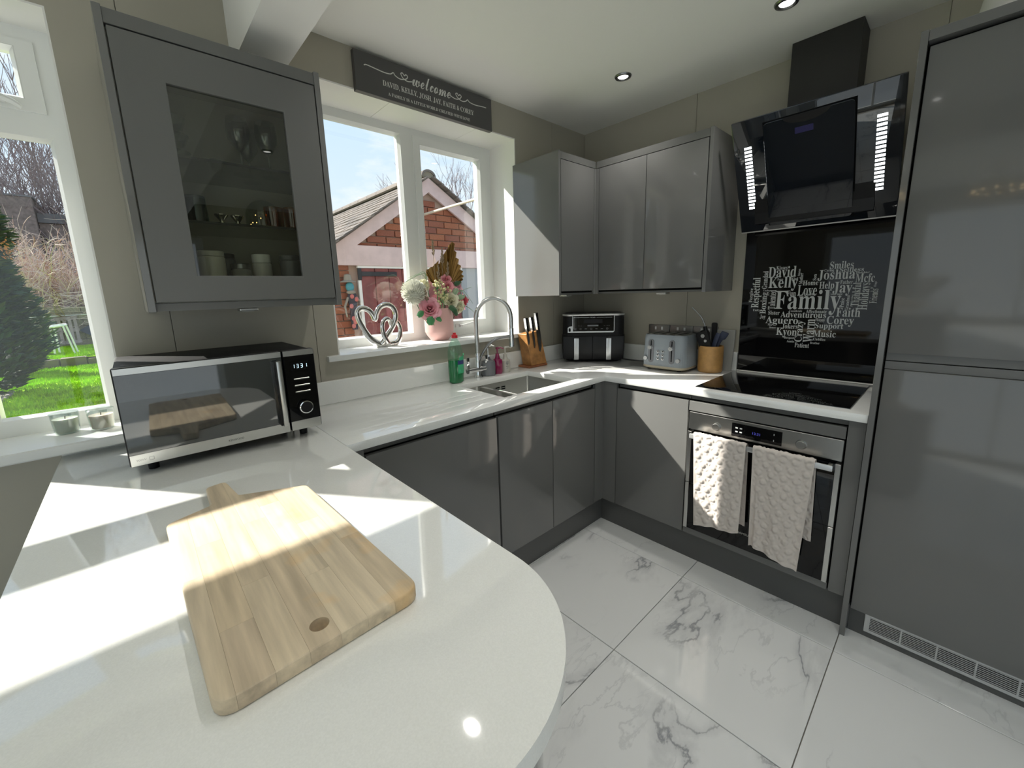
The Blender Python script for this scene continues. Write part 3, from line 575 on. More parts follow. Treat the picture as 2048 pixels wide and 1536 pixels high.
dd = P(t, 'door', bevsharp(B().cells([a, -2.424, -2.120, c], [1.425, 1.503, 2.035, 2.143], lambda x, z: not (-2.424 < x < -2.12 and 1.503 < z < 2.035), -.370, -.35, XZ), .0012, 1), 'cabd')
P(dd, 'pane', B().quad((-2.430, -.360, 1.497), (-2.114, -.360, 1.497), (-2.114, -.360, 2.041), (-2.430, -.360, 2.041)), 'pane')
for zz in (1.853, 1.666):
    s_ = P(t, 'glass_shelf', B().box(x0+.022, x1-.022, -.325, -.014, zz, zz+.006), 'shelf', smooth=0)
    P(s_, 'shelf_edge', B().box(x0+.022, x1-.022, -.327, -.325, zz-.001, zz+.007), 'edge', smooth=0)
def puck(label, x, y, z):
    t = T('cabinet_light', label, 'light', (x, y, z)); P(t, 'case', B().box(x-.028, x+.028, y-.028, y+.028, z-.010, z, .002, 1), 'steel'); P(t, 'lens', B().lathe([(0, z-.0115), (.02, z-.0115), (.02, z-.01)], (x, y, 0), 20), 'print')
puck('small steel light under the glass fronted cabinet', -2.28, -.235, 1.397)
t = T('corner_wall_cabinet', 'grey gloss single door wall cabinet beside the sink window', 'cabinet', (-.55, -.18, 1.397))
P(t, 'side', B().box(-.7255, -.7075, -.37, -.001, 1.397, 2.189, .001, 1), 'cab')
P(t, 'carcass', B().box(-.7075, -.379, -.347, -.001, 1.399, 2.186), 'cabd', smooth=0); P(t, 'cornice', B().box(-.7075, -.376, -.368, -.346, 2.149, 2.186), 'cabd', smooth=0)
P(t, 'door', B().box(-.7045, -.394, -.37, -.349, 1.421, 2.145, .0015, 2), 'cab')
P(t, 'gap_strip', B().box(-.7075, -.379, -.3485, -.347, 1.41, 2.149), 'gap', smooth=0)
t = T('double_wall_cabinet', 'grey gloss two door wall cabinet next to the cooker hood', 'cabinet', (-.19, -.71, 1.397))
P(t, 'carcass', B().box(-.353, -.001, -1.04, -.372, 1.399, 2.186), 'cabd', smooth=0); P(t, 'cornice', B().box(-.374, -.353, -1.04, -.372, 2.149, 2.186), 'cabd', smooth=0)
P(t, 'gap_strip', B().box(-.3545, -.353, -1.04, -.372, 1.41, 2.149), 'gap', smooth=0)
P(t, 'side', B().box(-.376, -.001, -1.0585, -1.0405, 1.397, 2.189, .001, 1), 'cab')
P(t, 'corner_strip', B().prism([(-.391, -.370), (-.376, -.370), (-.376, -.392), (-.366, -.392), (-.366, -.36), (-.391, -.36)], XY, 1.399, 2.145), 'cab', smooth=0)
P(t, 'door', B().box(-.376, -.355, -.7035, -.395, 1.421, 2.145, .0015, 2), 'cab'); P(t, 'door', B().box(-.376, -.355, -1.036, -.7065, 1.421, 2.145, .0015, 2), 'cab')
puck('small steel light under the corner wall cabinet beside the window', -.51, -.24, 1.399); puck('small steel light under the two door wall cabinet', -.28, -.78, 1.399)

# ------------------------------------------------------------------ tall fridge housing
t = T('tall_cabinet', 'tall grey gloss two door fridge housing beside the oven', 'cabinet', (-.3, -2.1, 0))
P(t, 'carcass', B().box(-.585, -.02, -2.402, -1.799, .12, 2.186), 'gap', smooth=0)
P(t, 'end_panel', B().box(-.63, -.011, -1.797, -1.7785, 0, 2.192, .001, 1), 'cab')
P(t, 'end_panel', B().box(-.63, -.011, -2.424, -2.4055, 0, 2.192, .001, 1), 'cab')
P(t, 'cornice', B().box(-.628, -.02, -2.4045, -1.7975, 2.160, 2.190, .001, 1), 'cab')
P(t, 'upper_door', B().box(-.611, -.588, -2.402, -1.8025, 1.172, 2.148, .002, 2), 'cab'); P(t, 'lower_door', B().box(-.611, -.588, -2.402, -1.8025, .125, 1.112, .002, 2), 'cab')
P(t, 'handle_rail', B().box(-.600, -.586, -2.402, -1.8015, 1.113, 1.1405), 'rail', smooth=0); P(t, 'handle_rail', B().box(-.594, -.586, -2.402, -1.8015, 1.1435, 1.171), 'rail', smooth=0)
pl = P(t, 'plinth', B().box(-.57, -.55, -2.405, -1.7975, 0, .12), 'plinth', smooth=0)
g0, g1 = -2.40, -1.847; nd = [g1-.013]+[g1-.013-.0965*k for k in range(1, 6)]
ys = sorted({g0, g1, g1-.016}|{q for k in range(1, 6) for q in (g1-.107-.0965*(k-1)-.0025, g1-.107-.0965*(k-1)+.0025)})
ys = [q for q in ys if q >= g0]
def gk(y, z): return z < .037 or z > .095 or y > g1-.016 or any(abs(y-(g1-.107-.0965*k)) < .0025 for k in range(6))
gq = P(pl, 'vent_grille', B().cells(ys, [.025, .037, .095, .107], gk, -.575, -.5705, YZ), 'knob', smooth=0)
b = B()
for k in range(8): b.box(-.5735, -.571, g0, g1-.01, .0395+k*.0072, .0426+k*.0072)
P(pl, 'vent_slats', b, 'knob', smooth=0)
P(pl, 'vent_gap', B().box(-.5712, -.5702, g0, g1-.01, .033, .099), 'gap', smooth=0)

# things on top of the tall cabinet
t = T('storage_tub', 'white ridged plastic tub tipped on top of the tall cabinet', 'tub', (-.42, -1.90, 2.192))
b = B(); mt = Matrix.Rotation(.5, 4, 'X')
pr = []
for k in range(9): pr += [(.030+.0065*k, .018*k), (.033+.0065*k, .018*k+.009)]
b.lathe([(0, 0)]+pr+[(.088, .165), (.083, .165), (.03, .01), (0, .01)], (-.46, -1.915, 2.21), 28, mt); P(t, 'tub', b, 'plasticw')
TH('storage_board', 'dark board lying on the tall cabinet behind the white tub', 'board', B().box(-.36, -.05, -2.38, -1.87, 2.194, 2.23, .004, 2), 'darkb', (-.2, -2.12, 2.192))

# ------------------------------------------------------------------ cooker hood
nv = Vector((-.476, 0, -.24)).normalized()
def hp(y, s, d=0): return Vector((-.36+.24*s, y, 2.176-.476*s))+nv*d
def hbox(b, y0, y1, s0, s1, d0, d1):
    v = [b.bm.verts.new(hp(y, s, d)) for d in (d0, d1) for y, s in ((y0, s0), (y1, s0), (y1, s1), (y0, s1))]
    for q in ((0, 3, 2, 1), (4, 5, 6, 7), (0, 1, 5, 4), (1, 2, 6, 5), (2, 3, 7, 6), (3, 0, 4, 7)): b.bm.faces.new([v[i] for i in q])
    return b
t = T('cooker_hood', 'angled black glass cooker hood with two lit light strips', 'cooker hood', (-.2, -1.43, 1.70))
b = hbox(B(), -1.7345, -1.1265, 0, 1, -.022, 0); bevsharp(b, .003, 2); P(t, 'glass', b, 'hoodg')
b = B(); poly = [(-.005, 2.17), (-.30, 2.15), (-.17, 1.78), (-.16, 1.73), (-.005, 1.72)]
b.prism(poly, lambda u, v, d: (u, d, v), -1.66, -1.20); P(t, 'housing', b, 'black', smooth=0)
ip = rrect(-1.588, -1.262, .06, .95, .02, 4)
# inner flap, corners rounded in metres (s runs down the slope)
ip = [(y, s) for y, s in rrect(-1.588, -1.262, .065*.533, .95*.533, .016, 4)]
b = B(); b.prism(ip, lambda u, v, d: hp(u, v/.533, d), .004, .016, .0015, 1); P(t, 'flap', b, 'hoodg')
P(t, 'flap_shadow_gap', hbox(B(), -1.592, -1.258, .055, .955, .0002, .004), 'gap', smooth=0)
b = B(); ap = [(-1.425+.085*math.cos(math.radians(a)), .063*.533+.034*math.sin(math.radians(a))) for a in range(0, 181, 12)]
b.prism(ap, lambda u, v, d: hp(u, v/.533, d), .0161, .0166); P(t, 'finger_notch', b, 'black', smooth=0)
P(t, 'display', hbox(B(), -1.450, -1.3835, .158, .205, .0161, .0165), 'purple', smooth=0)
for yc in (-1.190, -1.6695):
    for k in range(18):
        s0 = .222+k*(.555/17.6); P(t, 'light_slot', hbox(B(), yc-.0155, yc+.0155, s0, s0+.0185, .0002, .0008), 'led', smooth=0)
P(t, 'bottom_trim', hbox(B(), -1.7345, -1.1265, 1.0, 1.010, -.022, -.002), 'steel', smooth=0)
P(t, 'chimney', B().box(-.15, -.001, -1.553, -1.297, 2.10, CZ-.001, .001, 1), 'chim')

# ------------------------------------------------------------------ sign
t = T('wall_sign', 'long grey welcome sign with white lettering over the sink window', 'sign', (-1.3, -.014, 2.34))
P(t, 'board', B().box(-1.702, -.905, -.0275, -.001, 2.336, 2.5025, .001, 1), 'sign')
P(t, 'edge', B().box(-1.7015, -.9055, -.0270, -.0015, 2.3355, 2.3365), 'signe', smooth=0)
fs = lambda u, v: (u, -.0278, v)
P(t, 'lettering', text_into(B(), script('welcome'), fs, -1.300, 2.461, .225, .058), 'signtxt', smooth=0)
P(t, 'lettering', text_into(B(), serif('DAVID, KELLY, JOSH, JAY, FAITH & COREY'), fs, -1.3035, 2.399, .535, .027), 'signtxt', smooth=0)
P(t, 'lettering', text_into(B(), serif('A FAMILY IS A LITTLE WORLD CREATED WITH LOVE'), fs, -1.3055, 2.3595, .483, .0145), 'signtxt', smooth=0)
def smoothline(p, n=6):
    q = []
    P_ = [p[0]]+list(p)+[p[-1]]
    for i in range(1, len(P_)-2):
        a, b_, c, d = [Vector(z) for z in P_[i-1:i+3]]
        for k in range(n):
            s = k/n; q.append(.5*((2*b_)+(c-a)*s+(2*a-5*b_+4*c-d)*s*s+(3*b_-a-3*c+d)*s**3))
    q.append(Vector(p[-1])); return q
def stroke(b, pts, w=.0022):
    q = smoothline([(u, -.0278, v) for u, v in pts], 6); b.tube(q, w, 4, flat=.15, upv=(0, 0, 1)); return b
L1 = [(-1.657, 2.447), (-1.645, 2.452), (-1.602, 2.449), (-1.56, 2.446), (-1.528, 2.449), (-1.513, 2.459), (-1.503, 2.449), (-1.478, 2.442), (-1.448, 2.450), (-1.437, 2.463), (-1.446, 2.470), (-1.4545, 2.463), (-1.464, 2.472), (-1.473, 2.466), (-1.462, 2.450), (-1.44, 2.443), (-1.41, 2.449)]
L2 = [(-1.19, 2.450), (-1.175, 2.444), (-1.15, 2.441), (-1.128, 2.449), (-1.117, 2.462), (-1.126, 2.469), (-1.1345, 2.462), (-1.144, 2.471), (-1.153, 2.465), (-1.140, 2.450), (-1.112, 2.441), (-1.088, 2.447), (-1.075, 2.457), (-1.06, 2.448), (-1.02, 2.445), (-.975, 2.449), (-.945, 2.450)]
P(t, 'flourish', stroke(B(), L1), 'signtxt'); P(t, 'flourish', stroke(B(), L2), 'signtxt')

# ------------------------------------------------------------------ downlights (two in view, two known from reflections, the rest added unseen for fill)
def downlight(label, x, y):
    t = T('downlight', label, 'ceiling light', (x, y, CZ))
    P(t, 'ring', B().lathe([(.026, CZ-.004), (.031, CZ-.009), (.040, CZ-.007), (.0435, CZ-.001), (.0435, CZ), (.024, CZ)], (x, y, 0), 32), 'dsteel')
    P(t, 'lens', B().lathe([(0, CZ-.003), (.026, CZ-.003), (.026, CZ-.0005)], (x, y, 0), 24), 'lens')
    l = bpy.data.lights.new('downlight_beam', 'SPOT'); l.energy = SPOT; l.spot_size = 1.95; l.spot_blend = .9; l.shadow_soft_size = .026; l.color = (1, .97, .92)
    o = bpy.data.objects.new('downlight_beam', l); COL.objects.link(o); o.location = (x, y, CZ-.02)
downlight('round recessed downlight above the corner by the wall cabinets', -.512, -.632)
downlight('round recessed downlight above the hob, at the top edge', -.503, -1.36)
for lb, x, y in (('round recessed downlight over the sink cupboard, above the frame', -1.68, -.62), ('round recessed downlight over the peninsula end of the floor', -1.66, -1.50), ('round recessed fill downlight added in front of the tall cabinet', -.52, -2.15), ('round recessed fill downlight added behind the camera', -1.66, -2.4), ('round recessed fill downlight added above the dining end by the beam', -2.75, -2.3)): downlight(lb, x, y)


t = T('chandelier', 'gold chandelier over the dining table, seen only in reflections', 'chandelier', (-4.0, -1.75, CZ))
P(t, 'rod', B().cyl((-4.0, -1.75, 2.20), (-4.0, -1.75, CZ-.02), .006, None, 8).lathe([(0, CZ-.03), (.05, CZ-.03), (.06, CZ-.001), (0, CZ-.001)], (-4.0, -1.75, 0), 20), 'goldm')
bb = B(); bl = B()
for k in range(12):
    a = 2*PI*k/12; r_ = .30
    bb.tube(smoothline([(-4, -1.75, 2.2), (-4+.15*math.cos(a), -1.75+.15*math.sin(a), 2.10), (-4+r_*math.cos(a), -1.75+r_*math.sin(a), 2.16)], 5), .004, 6); bl.sph((-4+r_*math.cos(a), -1.75+r_*math.sin(a), 2.18), .018, 10, 8)
P(t, 'arms', bb, 'goldm'); P(t, 'bulbs', bl, 'bulb')

# ------------------------------------------------------------------ cutting board
def roundpoly(pts, r, n=5):
    out = []; k = len(pts)
    for i in range(k):
        p, a, c = Vector(pts[i]), Vector(pts[i-1]), Vector(pts[(i+1) % k]); rr = r[i] if isinstance(r, list) else r
        u, v = (a-p).normalized(), (c-p).normalized(); ang = u.angle(v); d = min(rr/math.tan(ang/2), (a-p).length*.49, (c-p).length*.49)
        p0, p1 = p+u*d, p+v*d
        for q in range(n+1):
            s = q/n; out.append(tuple((1-s)**2*p0+2*s*(1-s)*p+s*s*p1))
    return out
bz = H+.0005; bt = .0245
bp = [(-2.590, -1.427), (-2.309, -1.418), (-2.325, -.888), (-2.462, -.824), (-2.473, -.708), (-2.517, -.718), (-2.520, -.836), (-2.604, -.868)]
bp = roundpoly(bp, [.028, .028, .022, .012, .014, .014, .012, .022])
b = B().prism(bp, XY, bz, bz+bt); bevsharp(b, .004, 3)
to = finish('tmp', b, 'beech', 0); tcy = finish('tmp', B().cyl((-2.457, -1.384, H-.05), (-2.457, -1.384, H+.1), .0135, None, 28), 'beech', 0)
md = to.modifiers.new('hole', 'BOOLEAN'); md.operation = 'DIFFERENCE'; md.object = tcy; md.solver = 'EXACT'
bpy.context.view_layer.update(); bme = bpy.data.meshes.new_from_object(to.evaluated_get(bpy.context.evaluated_depsgraph_get()))
bpy.data.objects.remove(to); bpy.data.objects.remove(tcy)
t = T('cutting_board', 'pale wooden paddle shaped cutting board with a handle and hole on the peninsula', 'cutting board', (-2.457, -1.13, bz))
xs = [-2.63, -2.567, -2.524, -2.482, -2.440, -2.400, -2.356, -2.29]
brk = [[-1.13], [-1.02, -1.30], [-1.21], [-.99], [-1.26, -.93], [-1.07], [-1.19]]
for i in range(7):
    yy = [-1.5]+sorted(brk[i])+[-.6]
    for y0, y1 in zip(yy, yy[1:]):
        b = B(); b.bm.from_mesh(bme)
        for co, n in (((xs[i]+.0001, 0, 0), (-1, 0, 0)), ((xs[i+1]-.0001, 0, 0), (1, 0, 0)), ((0, y0+.0001, 0), (0, -1, 0)), ((0, y1-.0001, 0), (0, 1, 0))):
            bmesh.ops.bisect_plane(b.bm, geom=b.bm.verts[:]+b.bm.edges[:]+b.bm.faces[:], plane_co=co, plane_no=n, clear_outer=True)
            ed = [q for q in b.bm.edges if q.is_boundary]
            if ed: bmesh.ops.holes_fill(b.bm, edges=ed, sides=0)
        if len(b.bm.faces) > 3: P(t, 'stave', b, 'beech', smooth=30)
        else: b.bm.free()

# ------------------------------------------------------------------ microwave
t = T('microwave', 'steel and black mirror fronted microwave on the peninsula', 'microwave', (-2.393, -.235, H))
mx0, mx1, mf = -2.657, -2.131, -.425
P(t, 'body', B().box(mx0+.003, mx1-.003, mf+.03, -.04, .966, 1.248, .006, 2), 'satin')
d = P(t, 'door', B().box(mx0, -2.2365, mf, mf+.032, .966, 1.251, .006, 3), 'black')
P(d, 'door_glass', B().box(mx0+.0035, -2.2385, mf-.0012, mf+.002, 1.001, 1.2305), 'mwdoor', smooth=0)
P(d, 'steel_strip', B().box(mx0+.0035, -2.2385, mf-.0015, mf+.002, 1.2315, 1.2490), 'steel', smooth=0); P(d, 'steel_strip', B().box(mx0+.0035, -2.2385, mf-.0015, mf+.002, .9680, 1.0000), 'steel', smooth=0)
h = P(t, 'handle', B().box(-2.2625, -2.2475, mf-.036, mf-.022, .998, 1.222, .003, 2), 'steel')
P(h, 'handle_mount', B().box(-2.268, -2.256, mf-.024, mf, 1.000, 1.220), 'black', smooth=0)
c = P(t, 'control_panel', B().box(-2.2335, mx1, mf, mf+.032, .966, 1.251, .006, 3), 'black')
P(c, 'panel_glass', B().box(-2.2315, mx1+.003-.006, mf-.0012, mf+.002, 1.001, 1.2305), 'blackg', smooth=0)
P(c, 'steel_strip', B().box(-2.2315, mx1-.003, mf-.0015, mf+.002, 1.2315, 1.2490), 'steel', smooth=0); P(c, 'steel_strip', B().box(-2.2315, mx1-.003, mf-.0015, mf+.002, .9680, 1.0000), 'steel', smooth=0)
fm = lambda u, v: (u, mf-.0016, v)
P(t, 'display', B().box(-2.212, -2.155, mf-.0014, mf-.001, 1.180, 1.209), 'gap', smooth=0)
def segdigit(b, ch, x, z, w_, h_, th, y):
    S7 = {'1': 'bc', '3': 'abgcd', '0': 'abcdef'}[ch]; g = th*.25
    for s_ in S7:
        if s_ in 'agd': zz = {'a': z+h_/2, 'g': z, 'd': z-h_/2}[s_]; b.box(x-w_/2+g, x+w_/2-g, y-.0002, y, zz-th/2, zz+th/2)
        else:
            xx = x+w_/2 if s_ in 'bc' else x-w_/2; z0_, z1_ = (z+g, z+h_/2-g) if s_ in 'bf' else (z-h_/2+g, z-g); b.box(xx-th/2, xx+th/2, y-.0002, y, z0_, z1_)
b = B()
for k, ch in enumerate('1331'): segdigit(b, ch, -2.204+.0135*k, 1.1945, .0062, .0125, .0013, mf-.0015)
P(t, 'digits', b, 'digit', smooth=0)
for zz in (1.149, 1.126, 1.103): P(t, 'button', B().box(-2.207, -2.157, mf-.0035, mf-.001, zz-.0022, zz+.0022, .0008, 1), 'steel')
k = P(t, 'dial', B().lathe([(0, .017), (.0195, .017), (.0215, .014), (.022, 0), (0, 0)], (-2.181, mf-.001, 1.048), 32, Matrix.Rotation(PI/2, 4, 'X')), 'black')
P(k, 'dial_ring', B().lathe([(.0195, .0172), (.0195, .0184), (.0225, .0178), (.023, .014), (.022, .014)], (-2.181, mf-.001, 1.048), 32, Matrix.Rotation(PI/2, 4, 'X')), 'chrome')
P(t, 'maker_name', text_into(B(), 'KENWOOD', fm, -2.398, .983, .042, .0062), 'gap', smooth=0)
b = text_into(B(), '900W', fm, -2.630, .983, .022, .006); b.cells([-2.613, -2.612, -2.603, -2.602], [.978, .979, .987, .988], lambda x, z: not (-2.612 < x < -2.603 and .979 < z < .987), mf-.0016, mf-.0017, XZ)
P(t, 'power_mark', b, 'dsteel', smooth=0)
for xx in (mx0+.05, mx1-.05):
    for yy in (mf+.06, -.09): P(t, 'foot', B().cyl((xx, yy, H), (xx, yy, .968), .013, .015, 14), 'black')

# ------------------------------------------------------------------ left sill candles
def candle(label, x, y, wax, r=.033, hh=.072):
    t = T('candle', label, 'candle', (x, y, .990), group='candles on the left window sill'); z = .9905
    P(t, 'glass', B().lathe([(0, z), (r-.004, z), (r-.001, z+.003), (r+.004, z+hh), (r+.0025, z+hh+.001), (r-.0035, z+.005), (0, z+.005)], (x, y, 0), 32), 'tumbler')
    P(t, 'wax', B().lathe([(0, z+.0055), (r-.0045, z+.0055), (r-.001, z+hh*.72), (r-.006, z+hh*.70), (0, z+hh*.69)], (x, y, 0), 32), wax)
    P(t, 'wick', B().cyl((x, y, z+hh*.68), (x+.001, y, z+hh*.82), .0014, None, 6), 'wick')
candle('ivory candle in a clear glass on the window sill', -2.812, .085, 'waxw'); candle('blush pink candle in a clear glass beside the microwave', -2.722, .055, 'wax')

# ------------------------------------------------------------------ sink window sill
BIG = [(-1.636, 1.172), (-1.685, 1.212), (-1.717, 1.271), (-1.736, 1.316), (-1.738, 1.349), (-1.716, 1.367), (-1.683, 1.357), (-1.662, 1.331), (-1.653, 1.306), (-1.643, 1.338), (-1.622, 1.368), (-1.585, 1.38), (-1.553, 1.365), (-1.537, 1.332), (-1.544, 1.287), (-1.567, 1.248), (-1.601, 1.204), (-1.618, 1.18)]
SM = [(-1.592, 1.173), (-1.613, 1.217), (-1.621, 1.258), (-1.613, 1.291), (-1.591, 1.306), (-1.572, 1.296), (-1.561, 1.268), (-1.545, 1.280), (-1.521, 1.282), (-1.506, 1.252), (-1.509, 1.213), (-1.525, 1.182), (-1.548, 1.171), (-1.572, 1.170)]
def loop(b, pts, y, r, dy):
    n = len(pts); q = []
    for i in range(n):
        a, p0, p1, c = [Vector((*pts[(i+k) % n],)) for k in (-1, 0, 1, 2)]
        for k in range(5):
            s = k/5; v = .5*((2*p0)+(p1-a)*s+(2*a-5*p0+4*p1-c)*s*s+(3*p0-a-3*p1+c)*s**3); ph = (i+s)/n*2*PI
            q.append((v.x, y+dy*math.sin(ph+.6), v.y))
    rs = [r*(1.0+.45*max(0, 1-(p[2]-1.165)/.09)) for p in q]
    b.tube(q, rs, 12, closed=True, flat=1.35, upv=(0, 1, 0)); return b
t = T('heart_ornament', 'polished silver ornament of two linked hearts on the sink window sill', 'ornament', (-1.62, .10, 1.158))
P(t, 'large_heart', loop(B(), BIG, .10, .0105, .010), 'silver', smooth=60); P(t, 'small_heart', loop(B(), SM, .10, .0085, -.012), 'silver', smooth=60)
P(t, 'base', B().sph((-1.618, .10, 1.1655), .03, 20, 10, (1.2, .55, .25)).sph((-1.572, .10, 1.164), .024, 20, 10, (1.2, .6, .25)), 'silver', smooth=60)
VX, VY = -1.247, .118
t = T('vase', 'matt blush pink ceramic vase holding flowers on the window sill', 'vase', (VX, VY, 1.158))
P(t, 'body', B().lathe([(0, 1.1585), (.048, 1.1585), (.054, 1.161), (.075, 1.19), (.083, 1.207), (.0835, 1.209), (.085, 1.25), (.083, 1.30), (.077, 1.335), (.073, 1.345), (.069, 1.345), (.075, 1.30), (.076, 1.22), (.05, 1.17), (0, 1.17)], (VX, VY, 0), 40), 'pinkpot')
def VP(a, c, d=0):  # a, c are pixel coordinates read off the image
    """image pixels -> metres in the plane of the vase, d = distance behind it (the sketch was drawn from 2.08 m away, so farther stems spread wider)"""
    x, z, k = -1.327+(a-853)*.00372, 1.339-(c-620)*.00294-(a-853)*.00017, 1+d/2.076
    return Vector((-2.595+(x+2.595)*k, VY+d, 1.425+(z-1.425)*k))
FG = 'stems in the pink vase'
def stem_to(c, r=.0022, mat='leafd'):
    a = Vector((VX+(c.x-VX)*.25, VY+(c.y-VY)*.2, 1.20)); m = (a+c)/2+Vector(((c.x-VX)*.1, 0, .01)); return smoothline([a, m, c], 5), r
def petal(b, base, d, nrm, L, W, curl=.3, nu=5, nv=5, tip=.55):
    """cupped petal patch"""
    d = d.normalized(); x = d.cross(nrm).normalized(); n = x.cross(d)
    def f(u, v):
        wv = W*math.sin(PI*(.14+.72*v**tip))*(u-.5)*2*.5
        return base+d*(L*v)+x*wv+n*(-(u-.5)**2*W*.9+curl*L*v*v)
    b.grid(nu, nv, f)
def rose(label, c, R_, mat, face, seed, name='rose', cat='flower', layers=5):
    rr = random.Random(seed); f = Vector(face).normalized(); a = f.orthogonal().normalized(); e2 = f.cross(a)
    t = T(name, label, cat, c, group=None); b = B(); base = c-f*R_*.75
    for L in range(layers):
        k = L/(layers-1); n = 3 if L < 2 else 4+L; span = 2*PI/n*(1.75 if L < 2 else 1.45)
        rt_, rb_, ht = R_*(.16+.80*k**.9), R_*(.08+.34*k), R_*(1.38-.62*k)
        for i in range(n):
            th = 2*PI*(i+.37*L)/n+rr.uniform(-.18, .18); wob = rr.uniform(.92, 1.08); roll_ = rr.uniform(.12, .30)*k
            def fn(u, v):
                q = (u-.5)*2; v2 = v*(1-.22*q*q*q*q-.06*q*q); an = th+(u-.5)*span
                rad = (rb_+(rt_-rb_)*v2**.75)*wob*(1+.05*q*q)+R_*roll_*v2**5*1.6; h = ht*v2-R_*roll_*.9*v2**7+R_*.03*math.sin(q*5+i)*v2
                return base+(a*math.cos(an)+e2*math.sin(an))*rad+f*h
            b.grid(8, 8, fn)
    P(t, 'bloom', b, mat, smooth=70)
    q, r = stem_to(c-f*R_*.7); P(t, 'stem', B().tube(q, r, 6), 'leafd')
    b = B()
    for i in range(4):
        th = 2*PI*i/4+.4; o = a*math.cos(th)+e2*math.sin(th); petal(b, base, o+f*.2, f, R_*.8, R_*.35, -.1, 4, 4)
    P(t, 'sepals', b, 'leaf', smooth=60); return t
def mum(label, c, R_, mat, n=260, seed=3):
    rr = random.Random(seed); t = T('chrysanthemum', label, 'flower', c); b = B()
    for i in range(n):
        z = 1-1.55*(i+.5)/n; th = i*2.39996; s = math.sqrt(max(0, 1-z*z)); d = Vector((s*math.cos(th), -z*.75+s*math.sin(th)*.35, z*.65+s*math.sin(th)*.75)).normalized()
        L = R_*rr.uniform(.5, .62); petal(b, c+d*R_*.42, d+Vector((0, 0, rr.uniform(-.15, .15))), Vector((0, 0, 1)).cross(d).cross(d)*-1 if abs(d.z) < .95 else Vector((1, 0, 0)), L, R_*.17, .28, 3, 4)
    b.sph(c, R_*.66, 16, 10); P(t, 'bloom', b, mat, smooth=60)
    q, r = stem_to(c-Vector((0, 0, R_*.4))); P(t, 'stem', B().tube(q, r, 6), 'leafd'); return t
mum('big white pompom chrysanthemum at the left of the vase', VP(833, 587, -.015), .072, 'whitef', 480)
mum('smaller ivory pompom bloom tucked right of the big white one', VP(850, 574, .015), .040, 'cream', 160, 5)
rose('large open pink rose hanging over the vase rim', VP(859, 616, -.075), .052, 'rosep', (-.45, -.85, .25), 11)
rose('small pink rosebud, upper of two above the berries', VP(893, 557, -.03), .026, 'rosem', (-.3, -.7, .6), 12, 'rosebud', 'flower', 4)
rose('small pink rosebud, lower of two above the berries', VP(895, 571, -.045), .027, 'rosem', (-.4, -.8, .3), 13, 'rosebud', 'flower', 4)
rose('pale pink rose below the gold palm leaf', VP(914, 568, .02), .034, 'lilac', (.3, -.6, .7), 14)
rose('deep red pink rose at the right side of the bouquet', VP(928, 600, -.01), .040, 'rosed', (.75, -.6, .1), 15)
rose('greenish cream rose in the middle of the bouquet', VP(901, 599, -.06), .038, 'cream', (-.2, -.9, .35), 16)
rose('greenish cream rose drooping at the lower right of the bouquet', VP(918, 616, -.05), .036, 'cream', (.35, -.8, -.35), 17)
# gold palm leaves: pleated fans
def palm(label, base, pts, depth):
    t = T('palm_leaf', label, 'dried leaf', base); b = B(); n = len(pts)
    q = []
    for a, c in zip(pts, pts[1:]):
        for k in range(3): q.append(Vector(a).lerp(Vector(c), k/3))
    q.append(Vector(pts[-1])); vb = [b.bm.verts.new(base+Vector((0, (.0 if i % 2 else .004), 0))+(p-base)*.06) for i, p in enumerate(q)]
    vm = [b.bm.verts.new(base.lerp(p, .55)+Vector((0, depth*(.5 if i % 2 else -.5), 0))) for i, p in enumerate(q)]
    vt = [b.bm.verts.new(p+Vector((0, depth*(1 if i % 2 else -1), 0))-(p-base)*(.05 if i % 2 else 0)) for i, p in enumerate(q)]
    for A, C in ((vb, vm), (vm, vt)):
        for i in range(len(q)-1): b.bm.faces.new((A[i], A[i+1], C[i+1], C[i]))
    P(t, 'blade', b, 'gold', smooth=0)
    s, r = stem_to(base+Vector((0, 0, .01)), .003); P(t, 'stem', B().tube(s, r, 6), 'dry'); return t
Z5 = lambda a, c, d=0: VP(780+a/5.909, 460+c/5.909, d)  # pixels of an enlarged image crop, passed on to VP
palm('large gold pleated palm leaf standing in the pink vase', Z5(690, 690, .03), [Z5(*p, .035) for p in ((600, 560), (590, 420), (635, 310), (705, 210), (718, 170), (772, 115), (795, 260), (830, 380), (862, 480), (872, 560), (840, 615))], .006)
palm('small gold palm leaf left of the large one', Z5(560, 690, .02), [Z5(*p, .02) for p in ((490, 620), (450, 540), (450, 490), (525, 440), (590, 370), (605, 440), (610, 520))], .005)
def drystem(label, top, dens=34, seed=1, side=0):
    rr = random.Random(seed); t = T('dried_stem', label, 'dried flower', top); q, r = stem_to(top, .0013); P(t, 'stem', B().tube(q, r, 5), 'dry')
    b = B(); d = (q[-1]-q[-6]).normalized()
    for i in range(dens):
        k = i/dens; p = top-d*(.085*k); o = Vector((rr.uniform(-1, 1), rr.uniform(-1, 1), rr.uniform(.1, 1))).normalized()*(.004+.012*k)
        b.tube([p, p+o*.6+d*.004, p+o+d*.008], [.0018, .0032, .0012], 5)
    P(t, 'seed_head', b, 'dry'); return t
drystem('tallest dried brown seed stem left of the gold palm', Z5(540, 160, .0), 40, 1); drystem('dried brown seed stem leaning on the gold palm', Z5(640, 235, -.01), 34, 2); drystem('short dried seed stem in front of the gold palm', Z5(695, 395, -.03), 30, 3); drystem('short dried seed stem over the small gold leaf', Z5(585, 440, -.02), 34, 4); drystem('dark dried sprig over the white chrysanthemum', Z5(430, 720, -.075), 34, 5)
